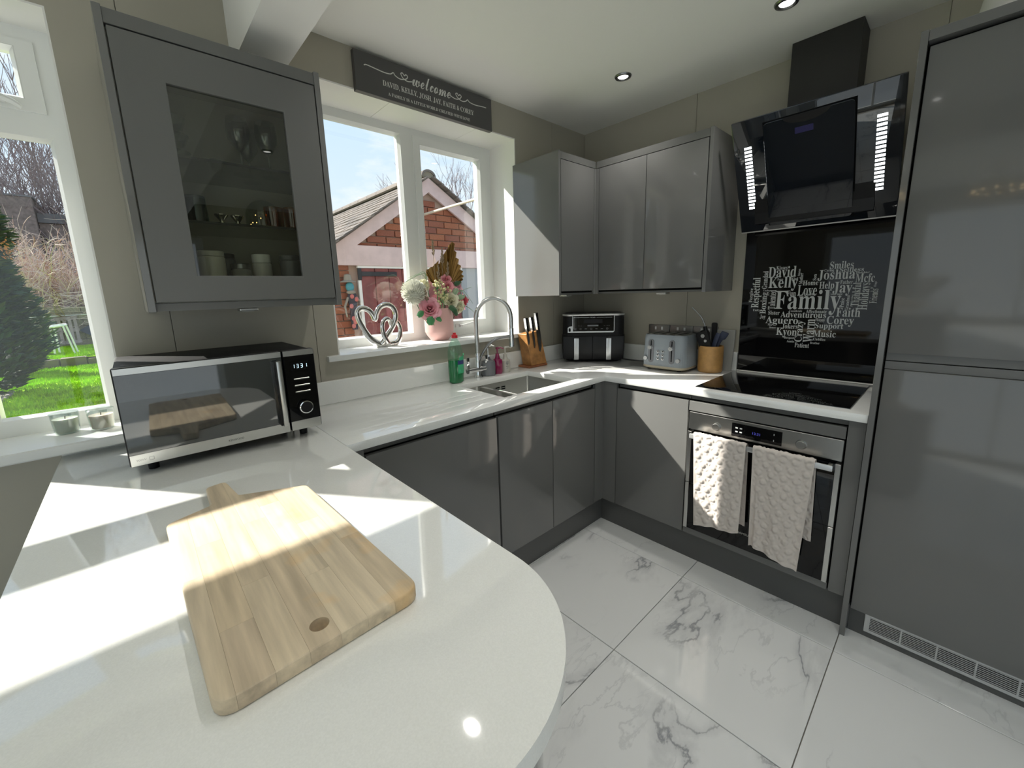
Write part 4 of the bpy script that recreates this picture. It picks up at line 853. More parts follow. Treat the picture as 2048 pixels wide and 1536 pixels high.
def berries(label, c, seed, n=22):
    rr = random.Random(seed); t = T('berry_sprig', label, 'berries', c); b = B(); s = B()
    for i in range(n):
        p = c+Vector((rr.gauss(0, .016), rr.gauss(0, .012), rr.gauss(0, .018))); b.sph(p, rr.uniform(.0055, .0085), 10, 7); s.tube([c-Vector((0, 0, .03)), p], .001, 4)
    q, r = stem_to(c-Vector((0, 0, .03))); s.tube(q, r, 5); P(t, 'berries', b, 'berry', kind='stuff'); P(t, 'stem', s, 'leaf'); return t
berries('pale yellow berry sprig beside the two pink rosebuds', Z5(560, 650, -.04), 1); berries('pale yellow berry sprig above the cream rose', Z5(635, 735, -.065), 2); berries('pale yellow berry sprig low between the pink and cream roses', Z5(600, 810, -.07), 3, 16)
def leafspray(name, label, items, mat):
    c = items[0][0]; t = T(name, label, 'leaf', c)
    for p, d, L, W, nrm in items:
        b = B(); petal(b, p, Vector(d), Vector(nrm), L, W, -.12, 5, 7, .8); P(t, 'leaf', b, mat, smooth=60)
    q, r = stem_to(c); P(t, 'stem', B().tube(q, r, 5), 'leafd'); return t
leafspray('leaf_sprig', 'bright green heart shaped leaves hanging over the front of the vase', [(Z5(485, 1020, -.095), (-.1, -.1, -1), .05, .055, (0, -1, .1)), (Z5(530, 1010, -.09), (.5, -.2, -.45), .045, .035, (0, -1, .4)), (Z5(400, 960, -.08), (-.7, -.1, -.5), .045, .035, (0, -1, .3))], 'leaf')
leafspray('leaf_sprig', 'dark green leaves under the cream rose', [(Z5(690, 900, -.08), (.7, -.3, -.35), .05, .04, (0, -1, .5)), (Z5(740, 930, -.06), (.2, -.4, -.7), .045, .035, (0, -1, .3)), (Z5(760, 640, -.01), (.8, -.1, .3), .05, .028, (0, -1, .3))], 'leafd')
leafspray('leaf_sprig', 'mid green leaves on the right of the cream rose', [(Z5(740, 760, -.05), (.6, -.2, .6), .045, .036, (0, -1, .3)), (Z5(790, 790, -.04), (.9, -.2, .1), .05, .035, (0, -1, .3)), (Z5(800, 860, -.04), (.7, -.2, -.3), .045, .035, (0, -1, .3))], 'leafl')
def grass_spray(label, lines, mat, w_=.0016):
    c = lines[0][0]; t = T('grass_spray', label, 'grass stem', c)
    for l in lines:
        q = smoothline(l, 5); P(t, 'blade', B().tube(q, [w_*(1.4-.9*i/len(q)) for i in range(len(q))], 5), mat)
    s, r = stem_to(c); P(t, 'stem', B().tube(s, r, 5), 'leafd'); return t
grass_spray('pale green grass arching left over the white chrysanthemum', [[Z5(450, 600), Z5(440, 530, -.02), Z5(330, 570, -.05), Z5(205, 665, -.07)], [Z5(450, 600), Z5(400, 545, -.02), Z5(300, 600, -.05), Z5(240, 640, -.06)], [Z5(450, 600), Z5(430, 515, -.02), Z5(370, 540, -.04), Z5(270, 590, -.05)]], 'leafl')
grass_spray('pale grass blades arching out to the right of the bouquet', [[Z5(780, 740), Z5(850, 705, -.02), Z5(920, 790, -.04), Z5(970, 870, -.05)], [Z5(780, 740), Z5(840, 720, -.02), Z5(890, 780, -.04), Z5(930, 850, -.05)], [Z5(830, 720), Z5(890, 690, .0), Z5(965, 665, -.01)], [Z5(880, 900), Z5(930, 930, -.03), Z5(985, 985, -.04), Z5(1000, 1020, -.04)]], 'leafl')

# ------------------------------------------------------------------ around the sink
def bottle_shape(prof, c, mt=None, seg=32, sy=.66): return B().lathe(prof, c, seg, Matrix.Diagonal((1, sy, 1, 1)))
bx, by = -1.293, -.098
t = T('washing_up_bottle', 'clear washing up liquid bottle with a red cap and green liquid', 'bottle', (bx, by, H)); z = H+.0005
P(t, 'liquid', bottle_shape([(0, z+.002), (.038, z+.002), (.0445, z+.008), (.0465, z+.06), (.0475, z+.10), (.0470, z+.131), (0, z+.131)], (bx, by, 0)), 'liquid')
P(t, 'shell', bottle_shape([(.0470, z+.131), (.0485, z+.150), (.0465, z+.182), (.036, z+.215), (.021, z+.243), (.0135, z+.252), (.0135, z+.258)], (bx, by, 0)), 'bottle')
P(t, 'cap', B().lathe([(.0, z+.281), (.0085, z+.281), (.0095, z+.272), (.013, z+.270), (.0175, z+.266), (.0178, z+.252), (.0, z+.252)], (bx, by, 0), 24), 'red')
def labelpatch(a0, a1, z0_, z1_, r, slant=0):
    def f(u, v):
        a = a0+(a1-a0)*u; zz = z0_+(z1_-z0_)*v+slant*u*v; return Vector((bx+(r+.0012)*math.cos(a), by+(r+.0012)*.66*math.sin(a), zz))
    return B().grid(14, 5, f)
P(t, 'label', labelpatch(-1.75, -.05, z+.055, z+.105, .0474), 'labelg'); P(t, 'label', labelpatch(-1.75, -.05, z+.1055, z+.128, .0476), 'labelb', 'navy label band'); P(t, 'label', labelpatch(-1.55, -.05, z+.1285, z+.145, .0490, .018), 'labelg')
P(t, 'label', labelpatch(-1.3, -.5, z+.075, z+.090, .0478), 'bottle', 'pale label mark')
t = T('kitchen_tap', 'chrome swan neck tap with a pull out hose behind the sink', 'tap', (-1.125, -.085, H)); tx_, ty_ = -1.128, -.085
P(t, 'base', B().lathe([(0, H+.0005), (.027, H+.0005), (.027, H+.004), (.018, H+.010), (.0145, H+.02), (.0145, H+.135), (.0165, H+.137), (.0165, H+.147), (0, H+.147)], (tx_, ty_, 0), 28), 'chrome')
cb = B().cyl((tx_-.075, ty_-.002, H+.05), (tx_+.072, ty_-.002, H+.05), .0155, None, 24); P(t, 'crossbar', cb, 'chrome')
for sgn, dx in ((-1, -.078), (1, .06)):
    P(t, 'lever', B().box(tx_+dx-.010, tx_+dx+.012, ty_-.012, ty_-.004, H+.055, H+.130, .003, 2), 'chrome')
P(t, 'end_cap', B().cyl((tx_-.079, ty_-.002, H+.05), (tx_-.0752, ty_-.002, H+.05), .0165, None, 24), 'dsteel')
hd = Vector((-.945, -.185, 0)); dirv = Vector((hd.x-tx_, hd.y-ty_, 0)); Lr = dirv.length; dirv.normalize(); pts = [Vector((tx_, ty_, H+.14)), Vector((tx_, ty_, 1.15)), Vector((tx_, ty_, 1.24))]
for k in range(0, 13):
    a = PI-PI*k/12; pts.append(Vector((tx_, ty_, 1.275))+dirv*(Lr/2+Lr/2*math.cos(a))+Vector((0, 0, .118*math.sin(a))))
pts += [Vector((hd.x, hd.y, 1.24)), Vector((hd.x, hd.y, 1.215))]
P(t, 'spout_hose', B().tube(smoothline(pts, 4), .0125, 16), 'steel', smooth=60)
P(t, 'spray_head', B().lathe([(0, 1.105), (.013, 1.105), (.0165, 1.108), (.0165, 1.172), (.0145, 1.174), (.0145, 1.216), (0, 1.216)], (hd.x, hd.y, 0), 24), 'chrome')
q = smoothline([Vector((tx_+.012, ty_, H+.10)), Vector((tx_, ty_, 0))+dirv*.05+Vector((0, 0, H+.17)), Vector((tx_, ty_, 0))+dirv*.11+Vector((0, 0, H+.222)), Vector((hd.x, hd.y, 1.170))-dirv*.012], 6)
P(t, 'docking_arm', B().tube(q, [.006]*4+[.008]*(len(q)-4), 10), 'dsteel', smooth=60)
def pump(label, x, y, r, zb, mat, pmat, ztop, neck=.010, cat='soap dispenser'):
    t = T('soap_dispenser', label, cat, (x, y, H)); z = H+.0005
    P(t, 'bottle', B().lathe([(0, z), (r*.9, z), (r, z+.006), (r, zb-.022), (r*.9, zb-.008), (neck+.006, zb), (neck+.003, zb+.012), (neck+.003, zb+.018), (0, zb+.018)], (x, y, 0), 32), mat)
    k = P(t, 'pump', B().lathe([(0, zb+.018), (neck+.002, zb+.018), (neck+.002, zb+.03), (.0045, zb+.031), (.0045, ztop-.012), (.010, ztop-.011), (.010, ztop), (0, ztop)], (x, y, 0), 20), pmat)
    P(k, 'nozzle', B().tube([(x, y, ztop-.005), (x+.02, y-.012, ztop-.004), (x+.034, y-.020, ztop-.012)], [.006, .005, .0035], 8), pmat); return t
pump('dark grey soap dispenser with a chrome pump, next to the tap', -1.040, -.075, .043, 1.030, 'pumpg', 'chrome', 1.119)
pump('magenta soap bottle with a dark red pump by the sink', -.965, -.075, .0305, 1.028, 'wine', 'wine', 1.097)
t = pump('ivory soap bottle with a printed label by the sink', -.898, -.072, .031, 1.016, 'ivory', 'ivory', 1.094)
b = B()
for zz, ww in ((1.000, .010), (.992, .012), (.984, .006), (.972, .011), (.962, .008)): b.box(-.898-.012-ww, -.898-.012+ww, -.072-.0318, -.072-.0305, zz-.0012, zz+.0012)
P(t, 'label', b, 'pumpg')

# ------------------------------------------------------------------ knife block
t = T('knife_block', 'upright wooden knife block with a flat wooden base', 'knife block', (-.66, -.085, H)); z = H+.0005
P(t, 'base', B().box(-.735, -.560, -.122, -.012, z, z+.014, .002, 1), 'oakd')
prof = [(-.116, z+.0145), (-.040, z+.0145), (-.050, z+.225), (-.082, z+.225)]
b = B(); vs8 = [b.bm.verts.new(p) for p in ((-.705, -.116, z+.0145), (-.560, -.116, z+.0145), (-.560, -.03, z+.0145), (-.705, -.03, z+.0145), (-.748, -.112, z+.222), (-.620, -.112, z+.238), (-.620, -.035, z+.238), (-.748, -.035, z+.222))]
for q in ((0, 3, 2, 1), (4, 5, 6, 7), (0, 1, 5, 4), (1, 2, 6, 5), (2, 3, 7, 6), (3, 0, 4, 7)): b.bm.faces.new([vs8[i] for i in q])
P(t, 'block', bevsharp(b, .002, 1), 'oak')
def knife(label, x, lean, zt, blade_len, bw, hl):
    """flat against the block's front face, tip down"""
    yk = -.1175; t = T('knife', label, 'knife', (x, yk, zt)); up_ = Vector((-lean, 0, 1)).normalized(); sd_ = Vector((1, 0, lean)).normalized(); o = Vector((x, yk, zt))
    b = B(); pts = [(0, 0), (bw, 0), (bw, -blade_len*.45), (bw*.75, -blade_len*.8), (bw*.25, -blade_len), (0, -blade_len*.93)]
    b.prism(pts, lambda u, v, d: o+sd_*(u-bw/2)+up_*v+Vector((0, d, 0)), 0, -.0022); P(t, 'blade', b, 'blade', smooth=0)
    b = B(); hp_ = roundpoly([(-.008, .002), (.010, .002), (.0105, hl*.5), (.014, hl), (-.006, hl), (-.009, hl*.5)], .004, 3)
    b.prism(hp_, lambda u, v, d: o+sd_*u+up_*v+Vector((0, d, 0)), .006, -.010); hdl = P(t, 'handle', b, 'black')
    b = B().prism([(-.0095, .002), (-.0082, .002), (-.0068, hl), (-.0085, hl)], lambda u, v, d: o+sd_*u+up_*v+Vector((0, d, 0)), .006, -.0103)
    for k in (.25, .5, .75): p = o+up_*(hl*k); b.cyl(p+Vector((0, -.0095, 0)), p+Vector((0, -.0112, 0)), .0022, None, 8)
    P(hdl, 'rivets', b, 'rivet'); return t
knife('short kitchen knife, first from the tap on the knife block', -.742, .20, H+.238, .085, .018, .092)
knife('middle kitchen knife on the wooden block', -.694, .20, H+.240, .115, .018, .092)
knife('wide bladed chef knife on the wooden block', -.645, .20, H+.246, .150, .036, .112)

# ------------------------------------------------------------------ air fryer (turned into the corner)
th = -.911
t = T('air_fryer', 'black two drawer air fryer with steel handles in the worktop corner', 'air fryer', (-.285+.79*.125, -.30+.61*.125, H), th)
def L_(parent, name, b, mat, **k): return P(parent, name, b, mat, local=True, **k)
ROOT[t.name] = Vector((0, 0, 0))
def rring(x0, x1, y0, y1, r, z, n=6): return [(px, py, z) for px, py in rrect(x0, x1, y0, y1, r, n)]
def loft(b, rings, cap0=True, cap1=True):
    vr = [[b.bm.verts.new(p) for p in r] for r in rings]; n = len(vr[0])
    for A, C in zip(vr, vr[1:]):
        for i in range(n): b.bm.faces.new((A[i], A[(i+1) % n], C[(i+1) % n], C[i]))
    if cap0: b.bm.faces.new(vr[0][::-1])
    if cap1: b.bm.faces.new(vr[-1])
    return b
L_(t, 'base', loft(B(), [rring(-.185, .175, -.095, .115, .05, .004), rring(-.20, .19, -.11, .122, .055, .022)]), 'black')
L_(t, 'body', loft(B(), [rring(-.212, .204, -.119, .125, .05, .0225), rring(-.218, .209, -.122, .125, .05, .10), rring(-.216, .208, -.120, .125, .05, .186), rring(-.212, .204, -.118, .123, .05, .19), rring(-.210, .203, -.116, .12, .05, .318)]), 'satin')
L_(t, 'lid', loft(B(), [rring(-.214, .207, -.122, .122, .05, .3185), rring(-.216, .209, -.124, .124, .05, .324), rring(-.214, .207, -.122, .122, .05, .331), rring(-.19, .183, -.10, .10, .05, .3335)]), 'knob')
L_(t, 'lid_top', loft(B(), [rring(-.195, .188, -.105, .10, .05, .3337), rring(-.18, .17, -.09, .09, .05, .3365)]), 'black')
for a, c in ((-.207, -.0105), (-.0065, .198)): L_(t, 'drawer', B().box(a, c, -.127, -.116, .022, .180, .004, 2), 'black')
for a, c in ((-.133, -.101), (.082, .115)):
    hd_ = L_(t, 'handle', B().box(a, c, -.139, -.131, .020, .168, .003, 2), 'knob'); L_(hd_, 'handle_grip', B().box(a+.005, c-.005, -.138, -.120, .160, .182, .003, 1), 'black')
pnl = L_(t, 'control_panel', B().prism([(-.142, .215), (.131, .215), (.131, .317), (-.142, .317)], lambda u, v, d: (u, d, v), -.1255, -.115), 'blackg', smooth=0)
fr = [(-.176, .205), (.126, .205), (.135, .214), (.135, .318), (.1315, .318), (.1315, .2155), (.129, .2145), (-.1395, .2145), (-.1415, .2165), (-.1415, .318), (-.145, .318), (-.145, .250), (-.165, .247), (-.176, .238)]
L_(pnl, 'panel_frame', B().prism(fr, lambda u, v, d: (u, d, v), -.1275, -.1225), 'knob', smooth=0)
L_(pnl, 'hole', B().prism(rrect(-.1695, -.1555, .212, .237, .0068, 5), lambda u, v, d: (u, d, v), -.1278, -.1274), 'gap', smooth=0)
fa = lambda u, v: (u, -.1258, v)
b = B().box(-.068, .056, -.1257, -.1255, .268, .295); L_(pnl, 'screen', b, 'satin', smooth=0)
b = text_into(B(), 'NINJA', fa, -.007, .3075, .034, .009); b.box(-.137, -.030, -.1258, -.1256, .3065, .308); b.box(.016, .120, -.1258, -.1256, .3065, .308); L_(pnl, 'maker_name', b, 'knob', smooth=0)
b = B().box(-.043, .029, -.1258, -.1256, .248, .257)
for k in range(7):
    x = -.125+.0355*k; b.cells([x-.006, x-.0045, x+.0045, x+.006], [.226, .2275, .2345, .236], lambda u, v, x=x: abs(u-x) > .0045 or v < .2275 or v > .2345, -.1258, -.1257, lambda u, v, d: (u, d, v)) if k in (0, 3, 6) else b.box(x-.007, x+.007, -.1258, -.1256, .229, .232)
for k in (-.1, -.085, .07, .088, .1): b.box(k-.005, k+.005, -.1258, -.1256, .2505, .2515)
L_(pnl, 'symbols', b, 'pumpg', smooth=0)
t = T('power_cable', 'black cable running along the worktop from the air fryer to the toaster', 'cable', (-.06, -.5, H))
P(t, 'cord', B().tube(smoothline([(-.098, -.395, H+.012), (-.075, -.46, H+.004), (-.05, -.55, H+.004), (-.032, -.63, H+.03), (-.028, -.66, H+.07)], 6), .0035, 8), 'cable')

# ------------------------------------------------------------------ toaster
t = T('toaster', 'grey ribbed four slot toaster with a beige base trim', 'toaster', (-.185, -.795, H))
def ribring(x0, x1, y0, y1, r, z, amp, n=20):
    """dense outline with fine vertical ribs"""
    base = []; o = rrect(x0, x1, y0, y1, r, 8); k = len(o)
    for i in range(k):
        a, c = Vector(o[i]), Vector(o[(i+1) % k]); m = max(1, int((c-a).length/.0025))
        for j in range(m): base.append(a.lerp(c, j/m))
    return base
base = ribring(-.287, -.085, -.930, -.657, .045, 0, 0); cx, cy = -.186, -.7935; N_ = len(base)
def rr_(s, z, amp): return [(cx+(p.x-cx)*s+(amp*math.cos(i*PI) if amp else 0)*(p.x-cx)/.15, cy+(p.y-cy)*s+(amp*math.cos(i*PI) if amp else 0)*(p.y-cy)/.15, z) for i, p in enumerate(base)]
P(t, 'base_trim', loft(B(), [rr_(.93, H+.010, 0), rr_(1.0, H+.016, 0), rr_(1.005, H+.024, 0), rr_(.99, H+.027, 0)]), 'toastb')
P(t, 'body', loft(B(), [rr_(.995, H+.0272, .0009), rr_(.995, H+.06, .0009), rr_(.975, H+.14, .0005), rr_(.965, H+.190, 0), rr_(.95, H+.206, 0), rr_(.915, H+.215, 0)], True, False), 'toaster', smooth=50)
P(t, 'top_plate', loft(B(), [rr_(.915, H+.2152, 0), rr_(.88, H+.2165, 0)]), 'dsteel')
for k in range(4):
    yy = -.875+.054*k
    P(t, 'bread_slot', B().box(-.262, -.112, yy-.013, yy+.013, H+.2164, H+.2176), 'toasti', smooth=0)
    P(t, 'slot_rim', B().cells([-.266, -.262, -.112, -.108], [yy-.016, yy-.013, yy+.013, yy+.016], lambda x, y: x < -.262 or x > -.112 or abs(y-yy) > .013, H+.2164, H+.2185, XY), 'steel', smooth=0)
fx = lambda u, v, d: (-.2885-d+.028*max(0, v-H-.03)/.19*.4, u, v)
for yc in (-.722, -.852):
    b = B().prism(rrect(yc-.0165, yc+.0165, H+.046, H+.187, .0163, 6), lambda u, v, d: (-.2855-d+.035*(v-H-.03)*.45, u, v), .0, .0035); lv = P(t, 'lever_track', b, 'pumpg')
    P(lv, 'lever_slot', B().prism([(yc-.003, H+.06), (yc+.003, H+.06), (yc+.003, H+.18), (yc-.003, H+.18)], lambda u, v, d: (-.2855-d+.035*(v-H-.03)*.45, u, v), .0036, .0042), 'gap', smooth=0)
    P(lv, 'lever_knob', B().cyl((-.284, yc+.002, H+.138), (-.306, yc+.002, H+.138), .0135, .012, 24), 'knob')
for yc in (-.768, -.798):
    for k in range(3):
        zz = H+.072+.022*k; bb = P(t, 'button', B().lathe([(0, .004), (.0035, .004), (.0036, .0055), (.0075, .005), (.0085, 0), (0, 0)], (-.2855, yc, zz), 18, Matrix.Rotation(-PI/2, 4, 'Y')), 'knob')
        P(bb, 'button_centre', B().lathe([(0, .0058), (.0034, .0056), (.0034, .003)], (-.2855, yc, zz), 12, Matrix.Rotation(-PI/2, 4, 'Y')), 'gap')
for yc in (-.690, -.892): P(t, 'dial', B().cyl((-.272, yc, H+.070), (-.297, yc, H+.070), .014, .0125, 24), 'knob')
for xx in (-.255, -.12):
    for yy in (-.70, -.885): P(t, 'foot', B().cyl((xx, yy, H+.0005), (xx, yy, H+.012), .012, None, 12), 'cable')

# ------------------------------------------------------------------ sockets, leaning board, utensils
def socket(label, yc):
    t = T('wall_socket', label, 'socket', (-.006, yc, 1.14)); P(t, 'plate', B().box(-.010, -.0005, yc-.073, yc+.073, 1.097, 1.184, .002, 2), 'socket')
    for dy, col in ((-.022, 'rocker'), (.022, 'rocker')): P(t, 'switch', B().box(-.013, -.009, yc+dy-.006, yc+dy+.006, 1.152, 1.172, .001, 1), col)
    return t
socket('steel wall socket with white switches behind the left half of the toaster', -.625); socket('steel wall socket with white switches behind the right half of the toaster', -.775); socket('steel wall socket plate between the toaster and the utensil pot', -.925)
t = T('leaning_board', 'grey board leaning on the wall behind the utensil pot', 'board', (-.03, -1.04, H))
P(t, 'board', bevsharp(B().prism([(-1.104, H+.0005), (-.965, H+.0005), (-.965, 1.17), (-1.104, 1.172)], lambda u, v, d: (-.052-d+.030*(v-H)/.235, u, v), 0, .010), .002, 1), 'slate')
pcx, pcy, pr_ = -.132, -1.012, .066
t = T('utensil_pot', 'round bamboo pot full of kitchen utensils beside the hob', 'pot', (pcx, pcy, H)); z = H+.0005
P(t, 'pot', B().lathe([(0, z), (pr_-.006, z), (pr_-.001, z+.006), (pr_, z+.02), (pr_+.001, z+.148), (pr_-.002, z+.153), (pr_-.008, z+.150), (pr_-.010, z+.012), (0, z+.012)], (pcx, pcy, 0), 40), 'bamboo')
def ut(label, parts):
    t = T('kitchen_utensil', label, 'utensil', (pcx, pcy, H+.10))
    for n, b, m in parts: P(t, n, b, m)
def up_(px, py, z): return Vector((pcx+px, pcy+py, z))
def paddle(p0, p1, w0, w1, th_, side=(0, 1, 0)):
    p0, p1 = Vector(p0), Vector(p1); d = (p1-p0).normalized(); s = Vector(side); s = (s-d*s.dot(d)).normalized(); n = d.cross(s); Lp = (p1-p0).length
    poly = roundpoly([(-w0/2, 0), (w0/2, 0), (w1/2, Lp), (-w1/2, Lp)], min(w0, w1)*.4, 5)
    return bevsharp(B().prism(poly, lambda u, v, q: p0+s*u+d*v+n*q, -th_/2, th_/2), th_*.25, 1)
ut('thin curved steel utensil tip with a black handle, tallest in the pot', [('handle', B().tube([up_(0, -.008, H+.09), up_(0, .026, H+.21), up_(0, .041, H+.262)], [.011, .0115, .010], 12), 'black'),
    ('steel_tip', B().tube(smoothline([up_(0, .041, H+.262), up_(-.002, .062, H+.31), up_(-.006, .092, H+.345), up_(-.01, .118, H+.372)], 5), [.0042]*8+[.0035]*8, 8, flat=.5), 'blade')])
ut('broad black spatula handle standing upright at the right of the pot', [('handle', paddle(up_(.01, -.012, H+.09), up_(.01, -.008, H+.285), .026, .032, .011), 'black')])
ut('black slotted spoon head with two holes at the left of the pot', [('head', paddle(up_(-.045, .000, H+.11), up_(-.05, .042, H+.235), .060, .075, .007), 'black'), ('shine_dots', B().cyl(up_(-.058, .028, H+.212), up_(-.053, .028, H+.212), .011, None, 16).cyl(up_(-.058, .012, H+.184), up_(-.053, .012, H+.184), .008, None, 16), 'rivet')])
ut('black turner standing behind the slotted spoon', [('handle', B().tube([up_(.02, .01, H+.03), up_(.02, .05, H+.225)], [.006, .006], 10), 'dsteel'), ('head', paddle(up_(.02, .035, H+.15), up_(.018, .052, H+.24), .05, .055, .005), 'black')])
ut('folded dark blue silicone utensil at the back right of the pot', [('head', B().tube(smoothline([up_(.02, -.01, H+.11), up_(.025, -.03, H+.17), up_(.03, -.055, H+.215), up_(.03, -.062, H+.23)], 5), [.012]*8+[.020]*8, 12, flat=.5), 'tarp'), ('second_fold', B().tube(smoothline([up_(.0, -.005, H+.11), up_(.0, -.022, H+.18), up_(.005, -.035, H+.225)], 5), .013, 12, flat=.45), 'tarp')])

# ------------------------------------------------------------------ contents of the display cabinet
def glasscup(name, label, cat, x, y, z, r, hh, mat, group=None, inv=False):
    t = T(name, label, cat, (x, y, z), group=group); z += .0005; p = [(0, z), (r*.86, z), (r*.90, z+.004), (r, z+hh), (r-.003, z+hh), (r*.86, z+.008), (0, z+.008)]
    if inv: p = [(q[0], 2*z+hh-q[1]) for q in p]
    P(t, 'glass', B().lathe(p, (x, y, 0), 28), mat); return t
zs1, zs2, zb = 1.859, 1.672, 1.4265
glasscup('tumbler', 'blue tinted tumbler upside down on the middle shelf of the display cabinet', 'glass', -2.382, -.205, zs2, .034, .095, 'bluegl', None, True)
glasscup('tumbler', 'clear tumbler behind the blue one on the middle cabinet shelf', 'glass', -2.40, -.11, zs2, .032, .085, 'tumbler', None, True)
for k, (x, lb) in enumerate(((-2.312, 'silver hourglass shaped candle holder, the one beside the blue tumbler'), (-2.265, 'silver hourglass shaped candle holder, the one beside the amber glasses'))):
    TH('candle_holder', lb, 'candle holder', B().lathe([(0, zs2+.0005), (.021, zs2+.0005), (.021, zs2+.003), (.006, zs2+.023), (.021, zs2+.043), (.021, zs2+.046), (.017, zs2+.046), (.004, zs2+.026), (0, zs2+.026)], (x, -.20, 0), 24), 'silver', (x, -.20, zs2), 'silver candle holders in the display cabinet')
t = T('glass_cloche', 'clear glass dome with tiny gold lights inside on the middle cabinet shelf', 'cloche', (-2.165, -.13, zs2))
P(t, 'dome', B().lathe([(.058, zs2+.0005), (.060, zs2+.004), (.060, zs2+.06)]+[(.060*math.cos(a*PI/16), zs2+.06+.062*math.sin(a*PI/16)) for a in range(1, 8)]+[(0, zs2+.122)], (-2.165, -.13, 0), 28), 'tumbler'); b = B()
for k in range(9): b.sph((-2.165+R.uniform(-.045, .045), -.13+R.uniform(-.035, .03), zs2+.02+R.uniform(0, .05)), .0022, 6, 4)
P(t, 'fairy_lights', b, 'fairy')
glasscup('glass', 'amber drinking glass in front of the glass dome', 'glass', -2.155, -.235, zs2, .032, .078, 'amber'); glasscup('glass', 'amber drinking glass at the right end of the middle cabinet shelf', 'glass', -2.088, -.225, zs2, .031, .085, 'amber')
def jar(label, x, y, r, hh, mat, lid, lidh=.018):
    t = T('jar', label, 'jar', (x, y, zb)); z = zb+.0005
    P(t, 'body', B().lathe([(0, z), (r-.003, z), (r, z+.004), (r, z+hh-lidh-.004), (r-.004, z+hh-lidh), (0, z+hh-lidh)], (x, y, 0), 28), mat)
    P(t, 'lid', B().lathe([(0, z+hh), (r-.003, z+hh), (r-.001, z+hh-.002), (r-.001, z+hh-lidh+.0005), (0, z+hh-lidh+.0005)], (x, y, 0), 28), lid); return t
t = jar('white storage jar with a dark squiggle at the left of the cabinet floor', -2.362, -.215, .040, .165, 'ivory', 'ivory')
b = B(); b.tube([(-2.362-.022+.004*k, -.2565+abs(k-5.5)**2*.00035, zb+.06+.012*(k % 2)) for k in range(12)], .0016, 5); P(t, 'squiggle', b, 'dsteel')
jar('slim dark jar behind the white jar on the cabinet floor', -2.300, -.10, .028, .168, 'pumpg', 'black'); jar('short grey jar in the middle of the cabinet floor', -2.278, -.215, .030, .125, 'slate', 'dsteel'); jar('pale jar with a white lid right of the middle on the cabinet floor', -2.210, -.21, .031, .160, 'plasticw', 'rocker', .03); jar('dark wide jar at the right end of the cabinet floor', -2.108, -.19, .036, .162, 'pumpg', 'pumpg')
for k in range(3):
    t = T('glass_bowl', ['lowest of three glass bowls stacked at the left of the top cabinet shelf', 'middle of three glass bowls stacked on the top cabinet shelf', 'topmost of three glass bowls stacked on the top cabinet shelf'][k], 'bowl', (-2.425, -.17, zs1), group='glass bowls on the top cabinet shelf'); z = zs1+.0005+.052*k
    P(t, 'bowl', B().lathe([(0, z), (.025, z), (.045, z+.012), (.060, z+.045), (.057, z+.045), (.042, z+.014), (.02, z+.005), (0, z+.005)], (-2.425, -.17, 0), 28), 'tumbler')
def wineglass(label, x, y):
    t = T('wine_glass', label, 'glass', (x, y, zs1), group='wine glasses on the top cabinet shelf'); z = zs1+.0005
    P(t, 'glass', B().lathe([(0, z), (.030, z), (.030, z+.002), (.004, z+.008), (.0035, z+.075), (.012, z+.083), (.034, z+.115), (.038, z+.145), (.032, z+.185), (.031, z+.185), (.036, z+.145), (.032, z+.117), (.008, z+.086), (0, z+.084)], (x, y, 0), 24), 'tumbler')
wineglass('clear wine glass nearest the middle of the top cabinet shelf', -2.225, -.19); wineglass('clear wine glass near the right end of the top cabinet shelf', -2.14, -.20); wineglass('clear wine glass at the back of the top cabinet shelf', -2.18, -.09)
glasscup('shot_glass', 'tiny glass alone in the middle of the top cabinet shelf', 'glass', -2.305, -.20, zs1, .018, .035, 'tumbler')

# ================================================================== outside
GZ = -.10
S('ground', B().box(-14, 9, .32, 40, GZ-.3, GZ-.02), 'soil')
b = B().box(-1.6, 9, .32, 2.45, GZ-.02, GZ); pv = S('patio', None); 
for i in range(8):
    for j in range(4): P(pv, 'slab', B().box(-1.9+.6*i+.004, -1.3+.6*i-.004, .35+.53*j+.004, .88+.53*j-.004, GZ-.019, GZ, .004, 1), 'paving', smooth=0)
b.bm.free()
# --- garage
GY = 2.45; ax, az = .205, 2.765; LS, RS = .70, .60
t = T('garage', 'brick garage with pink painted gable boards and a tiled roof, outside the sink window', 'garage', (.2, GY, GZ))
def roofz(x): return az-(ax-x)*LS if x < ax else az-(x-ax)*RS
b = B().prism([(-1.258, GZ), (1.5, GZ), (1.5, roofz(1.5)-.14), (ax, az-.13), (-1.258, roofz(-1.258)-.13)], XZ, GY+.030, GY+6); P(t, 'wall', b, 'mortar', smooth=0)
bm0 = B().box(0, .215, 0, .03, 0, .065, .003, 1).bm; bmesh.ops.recalc_face_normals(bm0, faces=bm0.faces[:]); brick_me = bpy.data.meshes.new('brick'); bm0.to_mesh(brick_me); bm0.free(); brick_me.materials.append(M['brick'])
bm0 = B().box(0, .1025, 0, .03, 0, .065, .003, 1).bm; bmesh.ops.recalc_face_normals(bm0, faces=bm0.faces[:]); half_me = bpy.data.meshes.new('brick'); bm0.to_mesh(half_me); bm0.free(); half_me.materials.append(M['brick'])
def brick(me, x, z):
    o = bpy.data.objects.new('brick', me); COL.objects.link(o); o.parent = t; o.location = Vector((x, GY+R.uniform(-.002, .002), z))-ROOT[t.name]
